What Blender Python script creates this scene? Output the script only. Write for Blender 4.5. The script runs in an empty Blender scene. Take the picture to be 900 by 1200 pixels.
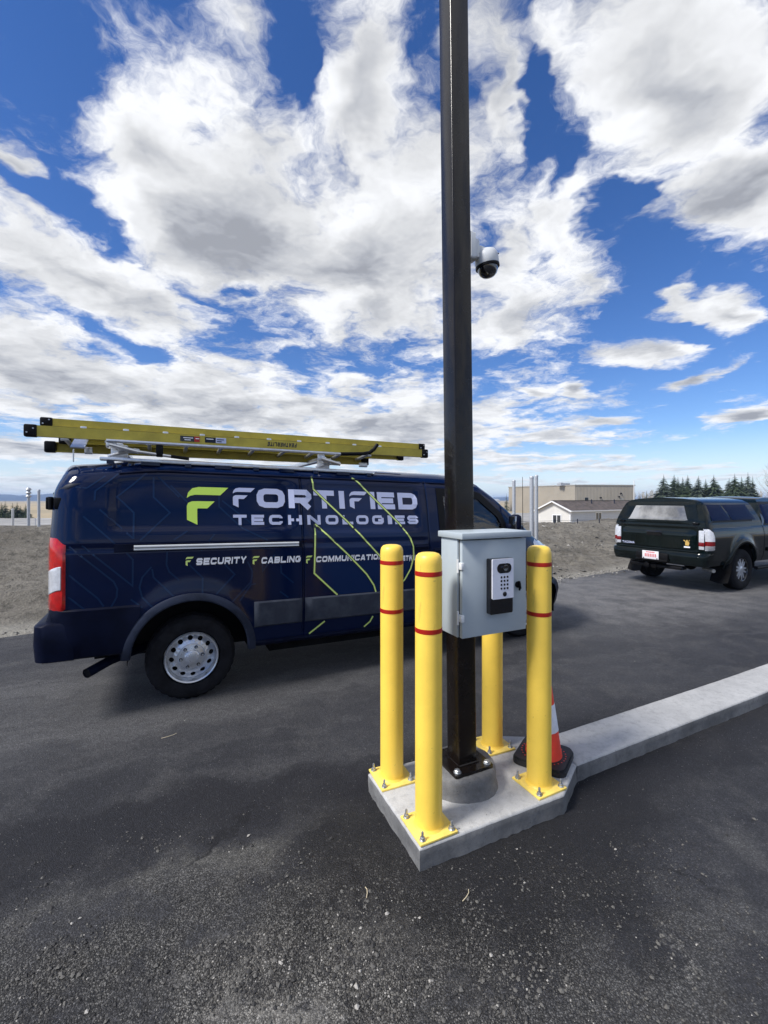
import bpy, bmesh, math, random
import numpy as np
from mathutils import Vector, Matrix
R = math.radians
S = bpy.context.scene
COL = S.collection
random.seed(7)
np.random.seed(7)

# ------------------------------------------------------------------ camera
cd = bpy.data.cameras.new('camera')
cam = bpy.data.objects.new('camera', cd)
COL.objects.link(cam)
cam.location = (0, 0, 1.69)
cam.rotation_euler = (R(90), 0, 0)
cd.sensor_fit = 'VERTICAL'
cd.sensor_height = 36.0
cd.lens = 36.0 * 510.7 / 1200
cd.shift_y = -14.0 / 1200
cd.clip_start = 0.05
cd.clip_end = 20000
S.camera = cam

# ------------------------------------------------------------------ exposure
S.view_settings.view_transform = 'Standard'
S.view_settings.look = 'None'
S.view_settings.exposure = 0.60
S.view_settings.gamma = 1.0
S.view_settings.use_curve_mapping = False

# ------------------------------------------------------------------ sun
SUN_DIR = Vector((-0.78, -0.42, 0.98)).normalized()
sd = bpy.data.lights.new('sun', 'SUN')
sd.energy = 3.3
sd.angle = R(15)
sd.color = (1.0, 0.96, 0.90)
sun = bpy.data.objects.new('sun', sd)
COL.objects.link(sun)
sun.rotation_euler = SUN_DIR.to_track_quat('Z', 'Y').to_euler()
sun.location = SUN_DIR * 60

# ------------------------------------------------------------------ sky with broken cloud
W = bpy.data.worlds.new('World')
S.world = W
W.use_nodes = True
WT = W.node_tree
WT.nodes.clear()

class NT:
    """small helper to write node graphs"""
    def __init__(s, tree): s.t = tree
    def n(s, typ, **kw):
        nd = s.t.nodes.new(typ)
        for k, v in kw.items():
            if k == 'ins':
                for a, b in v.items():
                    if isinstance(b, bpy.types.NodeSocket): s.t.links.new(b, nd.inputs[a])
                    else: nd.inputs[a].default_value = b
            else: setattr(nd, k, v)
        return nd
    def math(s, op, a, b=None, c=None, clamp=False):
        nd = s.t.nodes.new('ShaderNodeMath'); nd.operation = op; nd.use_clamp = clamp
        for i, x in enumerate((a, b, c)):
            if x is None: continue
            if isinstance(x, bpy.types.NodeSocket): s.t.links.new(x, nd.inputs[i])
            else: nd.inputs[i].default_value = x
        return nd.outputs[0]
    def vmath(s, op, a, b=None, out=0):
        nd = s.t.nodes.new('ShaderNodeVectorMath'); nd.operation = op
        for i, x in enumerate((a, b)):
            if x is None: continue
            if isinstance(x, bpy.types.NodeSocket): s.t.links.new(x, nd.inputs[i])
            else: nd.inputs[i].default_value = x
        return nd.outputs[out]
    def smooth(s, x, a, b, lo=0.0, hi=1.0):
        nd = s.t.nodes.new('ShaderNodeMapRange'); nd.interpolation_type = 'SMOOTHSTEP'
        s.t.links.new(x, nd.inputs[0])
        for i, v in zip((1, 2, 3, 4), (a, b, lo, hi)): nd.inputs[i].default_value = v
        return nd.outputs[0]
    def mix(s, f, a, b, blend='MIX'):
        nd = s.t.nodes.new('ShaderNodeMix'); nd.data_type = 'RGBA'; nd.blend_type = blend
        for i, x in ((0, f), (6, a), (7, b)):
            if isinstance(x, bpy.types.NodeSocket): s.t.links.new(x, nd.inputs[i])
            else: nd.inputs[i].default_value = x if i == 0 else (*x, 1.0)
        return nd.outputs[2]
    def noise(s, vec, scale, detail=4, rough=0.5, lac=2.0, dist=0.0, out=0):
        nd = s.t.nodes.new('ShaderNodeTexNoise')
        s.t.links.new(vec, nd.inputs['Vector'])
        nd.inputs['Scale'].default_value = scale; nd.inputs['Detail'].default_value = detail
        nd.inputs['Roughness'].default_value = rough; nd.inputs['Lacunarity'].default_value = lac
        nd.inputs['Distortion'].default_value = dist
        return nd.outputs[out]

w = NT(WT)
KQ = 0.10
tc = w.n('ShaderNodeTexCoord')
dirv = w.vmath('NORMALIZE', tc.outputs['Generated'])
sep = w.n('ShaderNodeSeparateXYZ', ins={0: dirv})
dx, dy, dz = sep.outputs
zz = w.math('ADD', w.math('MAXIMUM', dz, 0.0), KQ)
q = w.n('ShaderNodeCombineXYZ', ins={0: w.math('DIVIDE', dx, zz), 1: w.math('DIVIDE', dy, zz), 2: 0.0}).outputs[0]
wn = w.n('ShaderNodeTexNoise', ins={'Vector': q, 'Scale': 1.7, 'Detail': 5.0, 'Roughness': 0.6})
warp = w.vmath('SCALE', w.vmath('SUBTRACT', wn.outputs['Color'], (0.5, 0.5, 0.5)), None)
warp.node.inputs['Scale'].default_value = 0.55
qw = w.vmath('ADD', q, warp)

def q_of(u, v):
    d = np.array([(u - 450) / 510.7, 1.0, (586 - v) / 510.7]); d /= np.linalg.norm(d)
    return np.array([d[0], d[1]]) / (max(d[2], 0) + KQ)
def cloud_field(items):
    """each cloud bank or gap is an ellipse on the cloud deck; returns the union's signed depth"""
    acc = None
    for (cu, cv, ru, rv, ang, wt) in items:
        c = q_of(cu, cv)
        J = np.array([(q_of(cu + 1, cv) - q_of(cu - 1, cv)) / 2, (q_of(cu, cv + 1) - q_of(cu, cv - 1)) / 2]).T
        a = R(ang)
        A = J @ np.array([[math.cos(a), -math.sin(a)], [math.sin(a), math.cos(a)]]) @ np.diag([ru, rv])
        U, s, Vt = np.linalg.svd(A)
        mp = w.n('ShaderNodeMapping', vector_type='TEXTURE', ins={'Vector': qw})
        if np.linalg.det(U) < 0: U[:, 1] *= -1
        mp.inputs['Location'].default_value = (c[0], c[1], 0)
        mp.inputs['Rotation'].default_value = (0, 0, math.atan2(U[1, 0], U[0, 0]))
        mp.inputs['Scale'].default_value = (s[0], s[1], 1)
        l = w.vmath('LENGTH', mp.outputs[0], out=1)
        f = w.math('MULTIPLY_ADD', l, -wt, wt)
        acc = f if acc is None else w.math('SMOOTH_MAX', acc, f, 0.25)
    return acc
BANKS = [(165, 185, 120, 62, 38, .9), (290, 290, 190, 110, 28, 1.0), (430, 110, 75, 150, 8, 1.0), (430, 320, 150, 140, 0, 1.1),
         (120, 345, 210, 62, 22, 1.0), (60, 440, 190, 62, 12, 1.1), (250, 478, 330, 50, 4, .9), (470, 500, 200, 46, 0, .9), (285, 30, 45, 70, -15, .55),
         (583, 110, 34, 170, 0, .7), (600, 375, 80, 55, 12, .9), (590, 300, 50, 80, 0, .6), (785, 110, 160, 150, 0, 1.2), (855, 240, 130, 74, -10, 1.1), (655, 280, 42, 80, -8, .6), (690, 335, 28, 35, 20, .5), (640, 60, 30, 90, 0, .5),
         (741, 418, 54, 20, 4, 1.1), (842, 371, 54, 25, 0, 1.1), (800, 345, 16, 22, 10, .6), (622, 461, 24, 11, 0, 1.0), (676, 458, 22, 13, 0, 1.0), (700, 494, 36, 9, 0, .9),
         (815, 447, 52, 10, -14, .8), (876, 488, 48, 15, -8, 1.0), (22, 196, 50, 18, 28, .8), (640, 512, 90, 16, 0, .6), (560, 470, 30, 12, 0, .4),
         (120, 528, 330, 18, 2, .9), (430, 536, 300, 13, 0, .8), (300, 556, 520, 9, 0, .8), (690, 548, 170, 6, 0, .55), (150, 572, 260, 5, 0, .7), (820, 560, 90, 4, 0, .5)]
GAPS = [(352, 95, 24, 66, 4, 1.0), (215, 160, 40, 16, 30, .3), (612, 130, 22, 80, 0, .8), (716, 245, 44, 36, -15, 1.2), (285, 345, 40, 11, 8, .6),
        (150, 405, 95, 13, 24, .7), (350, 425, 26, 14, 5, .6), (433, 430, 30, 13, 0, .7), (85, 250, 90, 34, 28, .8), (150, 290, 30, 32, 30, .5), (650, 210, 22, 60, 10, .6), (85, 465, 46, 7, 5, .4)]
bank = cloud_field(BANKS)
gap = cloud_field(GAPS)
inframe = w.math('SUBTRACT', w.math('MAXIMUM', bank, -0.62), w.math('MAXIMUM', gap, 0.0))
broad = w.noise(q, 0.8, 3, 0.5)
outframe = w.math('MULTIPLY_ADD', broad, 3.2, -1.55)
mask = w.smooth(dy, 0.40, 0.56)
cov = w.math('ADD', w.math('MULTIPLY', inframe, mask), w.math('MULTIPLY', outframe, w.math('SUBTRACT', 1.0, mask)))
n1 = w.noise(qw, 2.6, 10, 0.66)
off = w.vmath('ADD', qw, (-0.10, -0.07, 0.0))
n2 = w.noise(off, 2.6, 4, 0.60)
den = w.math('MULTIPLY_ADD', w.math('SUBTRACT', n1, 0.5), 3.1, cov)
alpha = w.smooth(den, -0.20, 0.46)
ns = w.noise(qw, 1.9, 5, 0.52)
ns2 = w.noise(off, 1.9, 4, 0.50)
thick = w.smooth(w.math('MULTIPLY_ADD', w.math('SUBTRACT', ns, 0.5), 1.5, cov), 0.22, 1.05)
relief = w.math('MULTIPLY_ADD', w.math('SUBTRACT', ns, ns2), 1.9, w.math('MULTIPLY', w.math('SUBTRACT', n1, n2), 0.65))
lum = w.math('ADD', w.math('MULTIPLY_ADD', thick, -0.47, 1.02), relief)
lum = w.math('MINIMUM', w.math('MAXIMUM', lum, 0.45), 1.12)
tint = w.mix(w.smooth(lum, 0.4, 0.9), (0.90, 0.945, 1.06), (0.975, 0.99, 1.02))
cloud = w.vmath('SCALE', tint, None); WT.links.new(w.math('MULTIPLY', lum, 5.3), cloud.node.inputs['Scale'])
nish = w.n('ShaderNodeTexSky', sky_type='NISHITA', sun_disc=False, sun_elevation=math.asin(SUN_DIR.z),
           sun_rotation=math.atan2(SUN_DIR.x, SUN_DIR.y) % (2 * math.pi), altitude=1000.0, air_density=1.0, dust_density=0.4, ozone_density=3.0)
hs = w.n('ShaderNodeHueSaturation', ins={'Color': nish.outputs[0], 'Hue': 0.512, 'Saturation': 1.26, 'Value': 0.86})
# the deck thins into a pale veil towards the horizon
veil = w.math('MULTIPLY', w.smooth(dz, 0.0, 0.15, 1.0, 0.0), 0.62)
skyc = w.mix(veil, hs.outputs[0], (4.8, 5.3, 6.1))
farfade = w.smooth(dz, 0.01, 0.10)
alpha = w.math('MULTIPLY', alpha, w.math('MULTIPLY_ADD', farfade, 0.30, 0.70))
full = w.mix(alpha, skyc, cloud)
bg = w.n('ShaderNodeBackground', ins={'Color': full, 'Strength': 0.115})
wo = w.n('ShaderNodeOutputWorld', ins={0: bg.outputs[0]})

# ------------------------------------------------------------------ materials
def mat(name, col, rough=0.5, metal=0.0, coat=0.0, spec=0.5, var=0.0, vscale=6.0, vcol=None, bump=0.0, bscale=40.0, bdetail=4, rvar=0.0, alpha=None):
    m = bpy.data.materials.new(name); m.use_nodes = True
    t = m.node_tree; b = t.nodes['Principled BSDF']; h = NT(t)
    b.inputs['Base Color'].default_value = (*col, 1); b.inputs['Roughness'].default_value = rough
    b.inputs['Metallic'].default_value = metal; b.inputs['Coat Weight'].default_value = coat
    b.inputs['Coat Roughness'].default_value = 0.04; b.inputs['Specular IOR Level'].default_value = spec
    if var or bump or rvar or vcol:
        co = h.n('ShaderNodeTexCoord').outputs['Object']
    if var or vcol:
        n = h.noise(co, vscale, 6, 0.62)
        c2 = vcol if vcol else tuple(c * (1 - var) for c in col)
        c1 = col if vcol else tuple(min(c * (1 + var), 1) for c in col)
        t.links.new(h.mix(h.smooth(n, 0.36, 0.64), c1, c2), b.inputs['Base Color'])
    if rvar:
        n = h.noise(co, vscale * 2.3, 5, 0.6)
        t.links.new(h.math('MULTIPLY_ADD', n, rvar * 2, rough - rvar), b.inputs['Roughness'])
    if bump:
        n = h.noise(co, bscale, bdetail, 0.6)
        bp = h.n('ShaderNodeBump', ins={'Height': n, 'Strength': bump, 'Distance': 0.01})
        t.links.new(bp.outputs[0], b.inputs['Normal'])
    return m

def glass_mat(name, tint, rough=0.02, trans=0.9):
    """thin automotive glass: mostly straight-through, with a mirror-like skin"""
    m = bpy.data.materials.new(name); m.use_nodes = True
    t = m.node_tree; h = NT(t); t.nodes.remove(t.nodes['Principled BSDF'])
    out = t.nodes['Material Output']
    tr = h.n('ShaderNodeBsdfTransparent', ins={0: (*tint, 1)})
    gl = h.n('ShaderNodeBsdfGlossy', ins={'Color': (1, 1, 1, 1), 'Roughness': rough})
    fr = h.n('ShaderNodeFresnel', ins={'IOR': 1.55})
    mx = h.n('ShaderNodeMixShader', ins={0: h.math('MULTIPLY_ADD', fr.outputs[0], 1.0, 0.02, clamp=True), 1: tr.outputs[0], 2: gl.outputs[0]})
    t.links.new(mx.outputs[0], out.inputs[0])
    return m

M = {}
M['navy'] = mat('navy_wrap_film', (0.0017, 0.0074, 0.036), 0.10, spec=0.27, var=0.10, vscale=1.2, rvar=0.05)
M['teal_line'] = mat('faint_teal_print', (0.0045, 0.020, 0.066), 0.14, spec=0.27)
M['blue_panel'] = mat('blue_print', (0.0026, 0.0155, 0.066), 0.12, spec=0.27)
M['lime'] = mat('lime_print', (0.56, 0.80, 0.09), 0.4, coat=0.3)
M['lime_pale'] = mat('pale_lime_print', (0.62, 0.78, 0.22), 0.4, coat=0.3)
M['ink'] = mat('black_print', (0.004, 0.005, 0.008), 0.4, coat=0.3)
M['silver_print'] = mat('silver_blue_print', (0.50, 0.54, 0.74), 0.42, coat=0.3)
M['white_print'] = mat('white_print', (0.80, 0.81, 0.85), 0.42, coat=0.3)
M['plastic'] = mat('grey_body_plastic', (0.022, 0.028, 0.048), 0.5, spec=0.12, var=0.3, vscale=5, rvar=0.1, bump=0.12, bscale=300)
M['moulding'] = mat('dusty_grey_moulding', (0.050, 0.058, 0.076), 0.6, spec=0.15, vcol=(0.030, 0.036, 0.052), vscale=7, rvar=0.1, bump=0.12, bscale=300)
M['dark_trim'] = mat('truck_black_plastic', (0.006, 0.006, 0.007), 0.5, spec=0.12, var=0.25)
M['plastic_dark'] = mat('black_body_plastic', (0.0036, 0.0056, 0.0180), 0.45, spec=0.08, var=0.25, vscale=5, rvar=0.1, bump=0.1, bscale=300)
M['black'] = mat('black_trim', (0.004, 0.004, 0.005), 0.45, spec=0.15)
M['rubber'] = mat('tyre_rubber', (0.0115, 0.0118, 0.0145), 0.75, spec=0.12, var=0.3, vscale=9, bump=0.15, bscale=120)
M['under'] = mat('dark_underbody', (0.006, 0.006, 0.007), 0.9, spec=0.15, var=0.3)
M['alu'] = mat('brushed_aluminium', (0.62, 0.64, 0.67), 0.34, metal=0.85, var=0.08, vscale=20, rvar=0.08)
M['rim'] = mat('painted_steel_silver', (0.58, 0.61, 0.66), 0.30, metal=0.65, coat=0.3, var=0.1, vscale=14, rvar=0.1)
M['galv'] = mat('galvanised_steel', (0.44, 0.46, 0.49), 0.5, metal=0.35, var=0.08, vscale=18, rvar=0.1)
M['zinc'] = mat('zinc_bolt', (0.42, 0.44, 0.46), 0.38, metal=0.8, var=0.2, vscale=60)
M['red_lens'] = mat('red_lens', (0.42, 0.006, 0.006), 0.10, coat=0.4, var=0.18, vscale=18)
M['white_lens'] = mat('clear_lens', (0.52, 0.54, 0.58), 0.10, coat=0.8, var=0.1, vscale=30)
M['amber_lens'] = mat('amber_lens', (0.7, 0.25, 0.03), 0.1, coat=0.8)
M['glass'] = glass_mat('green_tinted_glass', (0.90, 0.99, 0.96))
M['glass_dark'] = mat('dark_tinted_glass', (0.003, 0.009, 0.038), 0.22, spec=0.03)
M['seat'] = mat('grey_seat_cloth', (0.06, 0.06, 0.07), 0.9, bump=0.2, bscale=200)
M['yellow_frp'] = mat('yellow_fibreglass', (0.42, 0.345, 0.040), 0.45, var=0.14, vscale=4, rvar=0.1)
M['bollard'] = mat('yellow_sleeve_plastic', (0.96, 0.655, 0.095), 0.40, var=0.045, vscale=3.0, rvar=0.06, bump=0.04, bscale=30)
def scuffed(m, dark, amount):
    """hairline scuffs and rubbed spots over a plain coat"""
    t = m.node_tree; b = t.nodes['Principled BSDF']; h = NT(t); co = h.n('ShaderNodeTexCoord').outputs['Object']
    src = b.inputs['Base Color'].links[0].from_socket
    mp = h.n('ShaderNodeMapping', ins={'Vector': co}); mp.inputs['Scale'].default_value = (9, 9, 2.2); mp.inputs['Rotation'].default_value = (.5, .2, 0)
    k = h.math('MULTIPLY', h.smooth(h.noise(mp.outputs[0], 2.0, 9, .75), .60, .70), amount)
    k2 = h.math('MULTIPLY', h.smooth(h.noise(co, 38, 3, .6), .69, .74), amount)
    t.links.new(h.mix(h.math('MAXIMUM', k, k2), src, dark), b.inputs['Base Color'])
scuffed(M['bollard'], (.42, .30, .07), .45)
M['bollard_plate'] = mat('yellow_painted_plate', (0.92, 0.68, 0.15), 0.42, var=0.10, vscale=14, bump=0.12, bscale=60)
M['red_band'] = mat('red_reflective_tape', (0.40, 0.012, 0.006), 0.35, var=0.1, vscale=20)
M['pole'] = mat('dark_bronze_paint', (0.0065, 0.0045, 0.0038), 0.26, coat=0.18, spec=0.30, var=0.30, vscale=5, rvar=0.08, bump=0.05, bscale=90)
M['box'] = mat('grey_powder_coat', (0.40, 0.455, 0.490), 0.40, var=0.035, vscale=4, bump=0.07, bscale=420)
M['box_seal'] = mat('dark_door_seal', (0.02, 0.02, 0.022), 0.7)
M['white_plastic'] = mat('white_plastic', (0.68, 0.70, 0.71), 0.38, var=0.04, vscale=8)
M['intercom'] = mat('silver_faceplate', (0.72, 0.74, 0.83), 0.35, metal=0.05, var=0.03)
M['gloss_black'] = mat('gloss_black', (0.006, 0.006, 0.008), 0.12, coat=0.4)
M['smoke_dome'] = mat('smoked_dome', (0.010, 0.010, 0.013), 0.03, coat=1.0, spec=0.8)
M['cone_red'] = mat('red_orange_cone', (0.86, 0.060, 0.028), 0.45, var=0.07, vscale=10)
M['cone_white'] = mat('white_reflective_collar', (0.72, 0.74, 0.80), 0.35, var=0.05, vscale=30)
M['cone_base'] = mat('black_cone_rubber', (0.018, 0.018, 0.019), 0.6, var=0.3, vscale=16, bump=0.2, bscale=80)
M['tac'] = mat('dark_green_truck_paint', (0.0028, 0.0064, 0.0066), 0.12, coat=0.55, spec=0.12, var=0.2, vscale=2, rvar=0.03)
M['canopy'] = mat('dark_canopy_paint', (0.0040, 0.0068, 0.0072), 0.16, coat=0.35, spec=0.10, var=0.2, vscale=2)
M['chrome'] = mat('chrome', (0.75, 0.76, 0.78), 0.10, metal=1.0)
M['gold'] = mat('gold_decal', (0.55, 0.36, 0.10), 0.4)
M['plate_white'] = mat('white_plate', (0.75, 0.72, 0.74), 0.4)
M['plate_red'] = mat('red_plate_print', (0.62, 0.16, 0.17), 0.4)
M['tan_steel'] = mat('tan_steel_cladding', (0.315, 0.280, 0.225), 0.6, var=0.05, vscale=0.3)
M['tan_steel2'] = mat('tan_steel_trim', (0.30, 0.285, 0.255), 0.6)
M['siding'] = mat('pale_grey_siding', (0.47, 0.49, 0.52), 0.7, var=0.04, vscale=0.4)
M['siding_cream'] = mat('cream_siding', (0.60, 0.59, 0.56), 0.7, var=0.04, vscale=0.4)
M['shingle'] = mat('brown_shingles', (0.085, 0.068, 0.060), 0.9, var=0.3, vscale=1.5)
M['white_trim'] = mat('white_trim_paint', (0.72, 0.73, 0.74), 0.5)
M['win_dark'] = mat('dark_window_pane', (0.03, 0.035, 0.04), 0.08, coat=0.5)
M['spruce'] = mat('spruce_needles', (0.020, 0.040, 0.020), 0.8, vcol=(0.050, 0.075, 0.030), vscale=1.1)
M['spruce_b'] = mat('blue_spruce_needles', (0.032, 0.050, 0.036), 0.8, vcol=(0.060, 0.080, 0.050), vscale=1.1)
M['bark'] = mat('conifer_bark', (0.07, 0.055, 0.045), 0.9, var=0.3)
M['bare_twigs'] = mat('pale_bare_twigs', (0.36, 0.32, 0.25), 0.9, var=0.2, vscale=0.6)
M['bare_bark'] = mat('grey_bare_bark', (0.20, 0.18, 0.16), 0.9, var=0.2)
M['straw'] = mat('dry_straw', (0.60, 0.52, 0.36), 0.8)

def concrete_mat(name, base, dark):
    m = bpy.data.materials.new(name); m.use_nodes = True
    t = m.node_tree; b = t.nodes['Principled BSDF']; h = NT(t)
    co = h.n('ShaderNodeTexCoord').outputs['Object']
    n1 = h.noise(co, 3.0, 7, 0.66); n2 = h.noise(co, 26, 6, 0.70); n3 = h.noise(co, 260, 3, 0.6)
    c = h.mix(h.smooth(n1, 0.35, 0.68), base, dark)
    c = h.mix(h.smooth(n2, 0.46, 0.70, 0.0, 0.55), c, tuple(x * 0.70 for x in dark))
    c = h.mix(h.smooth(n3, 0.50, 0.72, 0.0, 0.40), c, tuple(x * 0.55 for x in dark))
    c = h.mix(h.smooth(n3, 0.44, 0.28, 0.0, 0.30), c, tuple(min(1, x * 1.3) for x in base))
    # broom strokes and small bug holes
    mp = h.n('ShaderNodeMapping', ins={'Vector': co}); mp.inputs['Rotation'].default_value = (0, 0, R(-24.9 - 20)); mp.inputs['Scale'].default_value = (6, 240, 30)
    st = h.noise(mp.outputs[0], 1.0, 2, 0.5)
    c = h.mix(h.smooth(st, 0.55, 0.8, 0.0, 0.22), c, tuple(min(1, x * 1.22) for x in base))
    vo = h.n('ShaderNodeTexVoronoi', ins={'Vector': co, 'Scale': 46.0})
    hole = h.smooth(vo.outputs['Distance'], 0.05, 0.13, 1.0, 0.0)
    sel = h.n('ShaderNodeSeparateColor', ins={0: vo.outputs['Color']})
    hole = h.math('MULTIPLY', hole, h.smooth(sel.outputs[0], 0.70, 0.72))
    c = h.mix(hole, c, (0.05, 0.05, 0.055))
    t.links.new(c, b.inputs['Base Color'])
    b.inputs['Roughness'].default_value = 0.82
    hgt = h.math('ADD', h.math('MULTIPLY', n2, 0.5), h.math('ADD', h.math('MULTIPLY', n3, 0.25), h.math('MULTIPLY', hole, -1.0)))
    bp = h.n('ShaderNodeBump', ins={'Height': hgt, 'Strength': 0.7, 'Distance': 0.008})
    t.links.new(bp.outputs[0], b.inputs['Normal'])
    return m
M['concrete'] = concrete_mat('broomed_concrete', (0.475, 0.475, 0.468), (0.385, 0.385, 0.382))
M['concrete_side'] = concrete_mat('formed_concrete_shaded', (0.205, 0.205, 0.205), (0.105, 0.106, 0.108))  # formed sides, with their shade worked into a darker colour

# ------------------------------------------------------------------ mesh helpers
class MB:
    def __init__(s): s.v = []; s.f = []; s.m = []
    def add(s, vs, fs, mi=0, X=None):
        o = len(s.v)
        for p in vs:
            p = Vector(p)
            s.v.append(tuple(X @ p) if X else tuple(p))
        for f in fs:
            s.f.append(tuple(i + o for i in f)); s.m.append(mi)
    def box(s, c, d, mi=0, rz=0.0, X=None, bev=0.0, rot=None):
        """box centred on c with full size d; bev chamfers every edge"""
        T = Matrix.Translation(c) @ (rot if rot else Matrix.Rotation(rz, 4, 'Z'))
        if X: T = X @ T
        bm = bmesh.new(); bmesh.ops.create_cube(bm, size=1)
        for v in bm.verts: v.co = Vector((v.co.x * d[0], v.co.y * d[1], v.co.z * d[2]))
        if bev: bmesh.ops.bevel(bm, geom=list(bm.edges), offset=bev, segments=2, affect='EDGES', profile=0.5)
        bm.verts.index_update()
        s.add([v.co for v in bm.verts], [[v.index for v in f.verts] for f in bm.faces], mi, T); bm.free()
    def tube(s, pts, r, n=10, mi=0, X=None, cap=True):
        pts = [Vector(p) for p in pts]; rs = r if isinstance(r, (list, tuple)) else [r] * len(pts)
        vs = []; fs = []; prev = None
        for i, p in enumerate(pts):
            d = (pts[min(i + 1, len(pts) - 1)] - pts[max(i - 1, 0)]).normalized()
            if prev is None:
                a = d.orthogonal().normalized()
            else:
                a = (prev - d * prev.dot(d)).normalized()
            prev = a; b = d.cross(a)
            for k in range(n):
                t = 2 * math.pi * k / n
                vs.append(p + (a * math.cos(t) + b * math.sin(t)) * rs[i])
        for i in range(len(pts) - 1):
            for k in range(n):
                fs.append((i * n + k, i * n + (k + 1) % n, (i + 1) * n + (k + 1) % n, (i + 1) * n + k))
        if cap: fs += [tuple(reversed(range(n))), tuple(range((len(pts) - 1) * n, len(pts) * n))]
        s.add(vs, fs, mi, X)
    def lathe(s, prof, n=32, mi=0, X=None, mis=None, cap=True):
        """prof: list of (r, z) turned about z"""
        vs = []; fs = []
        for r, z in prof:
            for k in range(n):
                a = 2 * math.pi * k / n; vs.append((r * math.cos(a), r * math.sin(a), z))
        o = len(s.v); s.add(vs, [], 0, X)
        for i in range(len(prof) - 1):
            for k in range(n):
                s.f.append(tuple(o + x for x in (i * n + k, i * n + (k + 1) % n, (i + 1) * n + (k + 1) % n, (i + 1) * n + k)))
                s.m.append(mis[i] if mis else mi)
        for i, fl in ((0, True), (len(prof) - 1, False)):
            if cap and prof[i][0] > 1e-6:
                f = [o + i * n + k for k in range(n)]
                s.f.append(tuple(reversed(f)) if fl else tuple(f)); s.m.append(mis[min(i, len(mis) - 1)] if mis else mi)
    def prism(s, poly, z0, z1, mi=0, X=None, top_mi=None):
        n = len(poly)
        o = len(s.v)
        s.add([(x, y, z0) for x, y in poly] + [(x, y, z1) for x, y in poly], [], mi, X)
        F = [tuple(reversed(range(n))), tuple(range(n, 2 * n))] + [(i, (i + 1) % n, n + (i + 1) % n, n + i) for i in range(n)]
        for k, f in enumerate(F):
            s.f.append(tuple(i + o for i in f)); s.m.append(top_mi if (k == 1 and top_mi is not None) else mi)
    def grid(s, rows, mi=0, X=None, skip=None, flip=False):
        nr, nc = len(rows), len(rows[0]); fs = []
        for i in range(nr - 1):
            for j in range(nc - 1):
                if skip and skip(i, j): continue
                f = (i * nc + j, i * nc + j + 1, (i + 1) * nc + j + 1, (i + 1) * nc + j)
                fs.append(tuple(reversed(f)) if flip else f)
        s.add([p for r_ in rows for p in r_], fs, mi, X)
    def build(s, name, mats, parent=None, smooth=35, fn=None, weld=0.0):
        me = bpy.data.meshes.new(name)
        vs = [fn(Vector(p)) for p in s.v] if fn else s.v
        me.from_pydata([tuple(p) for p in vs], [], s.f)
        ms = mats if isinstance(mats, (list, tuple)) else [mats]
        for m in ms: me.materials.append(m)
        if len(ms) > 1: me.polygons.foreach_set('material_index', s.m)
        me.validate()
        bm = bmesh.new(); bm.from_mesh(me)
        bmesh.ops.remove_doubles(bm, verts=bm.verts, dist=weld if weld else 1e-6)
        loose = [v for v in bm.verts if not v.link_faces]
        if loose: bmesh.ops.delete(bm, geom=loose, context='VERTS')
        bmesh.ops.recalc_face_normals(bm, faces=bm.faces)
        bm.to_mesh(me); bm.free()
        if smooth:
            me.polygons.foreach_set('use_smooth', [True] * len(me.polygons))
            me.set_sharp_from_angle(angle=R(smooth))
        o = bpy.data.objects.new(name, me); COL.objects.link(o)
        if parent: o.parent = parent
        return o

def thing(name, label, cat, loc=(0, 0, 0), rz=0.0, group=None):
    o = bpy.data.objects.new(name, None); COL.objects.link(o)
    o.empty_display_size = 0.2
    o.location = loc; o.rotation_euler = (0, 0, rz)
    return tag(o, label, cat, group)
def tag(o, label, cat, group=None):
    o['label'] = label; o['category'] = cat
    if group: o['group'] = group
    return o
def struct(o): o['kind'] = 'structure'; return o
def stuff(o, label=None):
    o['kind'] = 'stuff'
    if label: o['label'] = label
    return o
def dup(root, loc, rz, label, group=None):
    """a copy of a thing with copies of its parts and sub-parts, sharing mesh data"""
    r = root.copy(); COL.objects.link(r); r.location = loc; r.rotation_euler = (0, 0, rz); r['label'] = label
    if group: r['group'] = group
    for ch in list(root.children):
        c = ch.copy(); COL.objects.link(c); c.parent = r
        for g in list(ch.children):
            d = g.copy(); COL.objects.link(d); d.parent = c
    return r
def lerp(a, b, t): return a + (b - a) * t
def sstep(a, b, x):
    t = min(max((x - a) / (b - a), 0.0), 1.0); return t * t * (3 - 2 * t)
def rrect(cx, cy, w_, h_, r, n=4):
    pts = []
    for sx, sy, a0 in ((1, 1, 0), (-1, 1, 90), (-1, -1, 180), (1, -1, 270)):
        for k in range(n + 1):
            a = R(a0 + 90 * k / n)
            pts.append((cx + sx * (w_ / 2 - r) + r * math.cos(a), cy + sy * (h_ / 2 - r) + r * math.sin(a)))
    return pts
def Xf(origin, ax, ay, az):
    """frame matrix from an origin and three axes"""
    m = Matrix((Vector(ax), Vector(ay), Vector(az))).transposed().to_4x4(); m.translation = Vector(origin); return m

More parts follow.
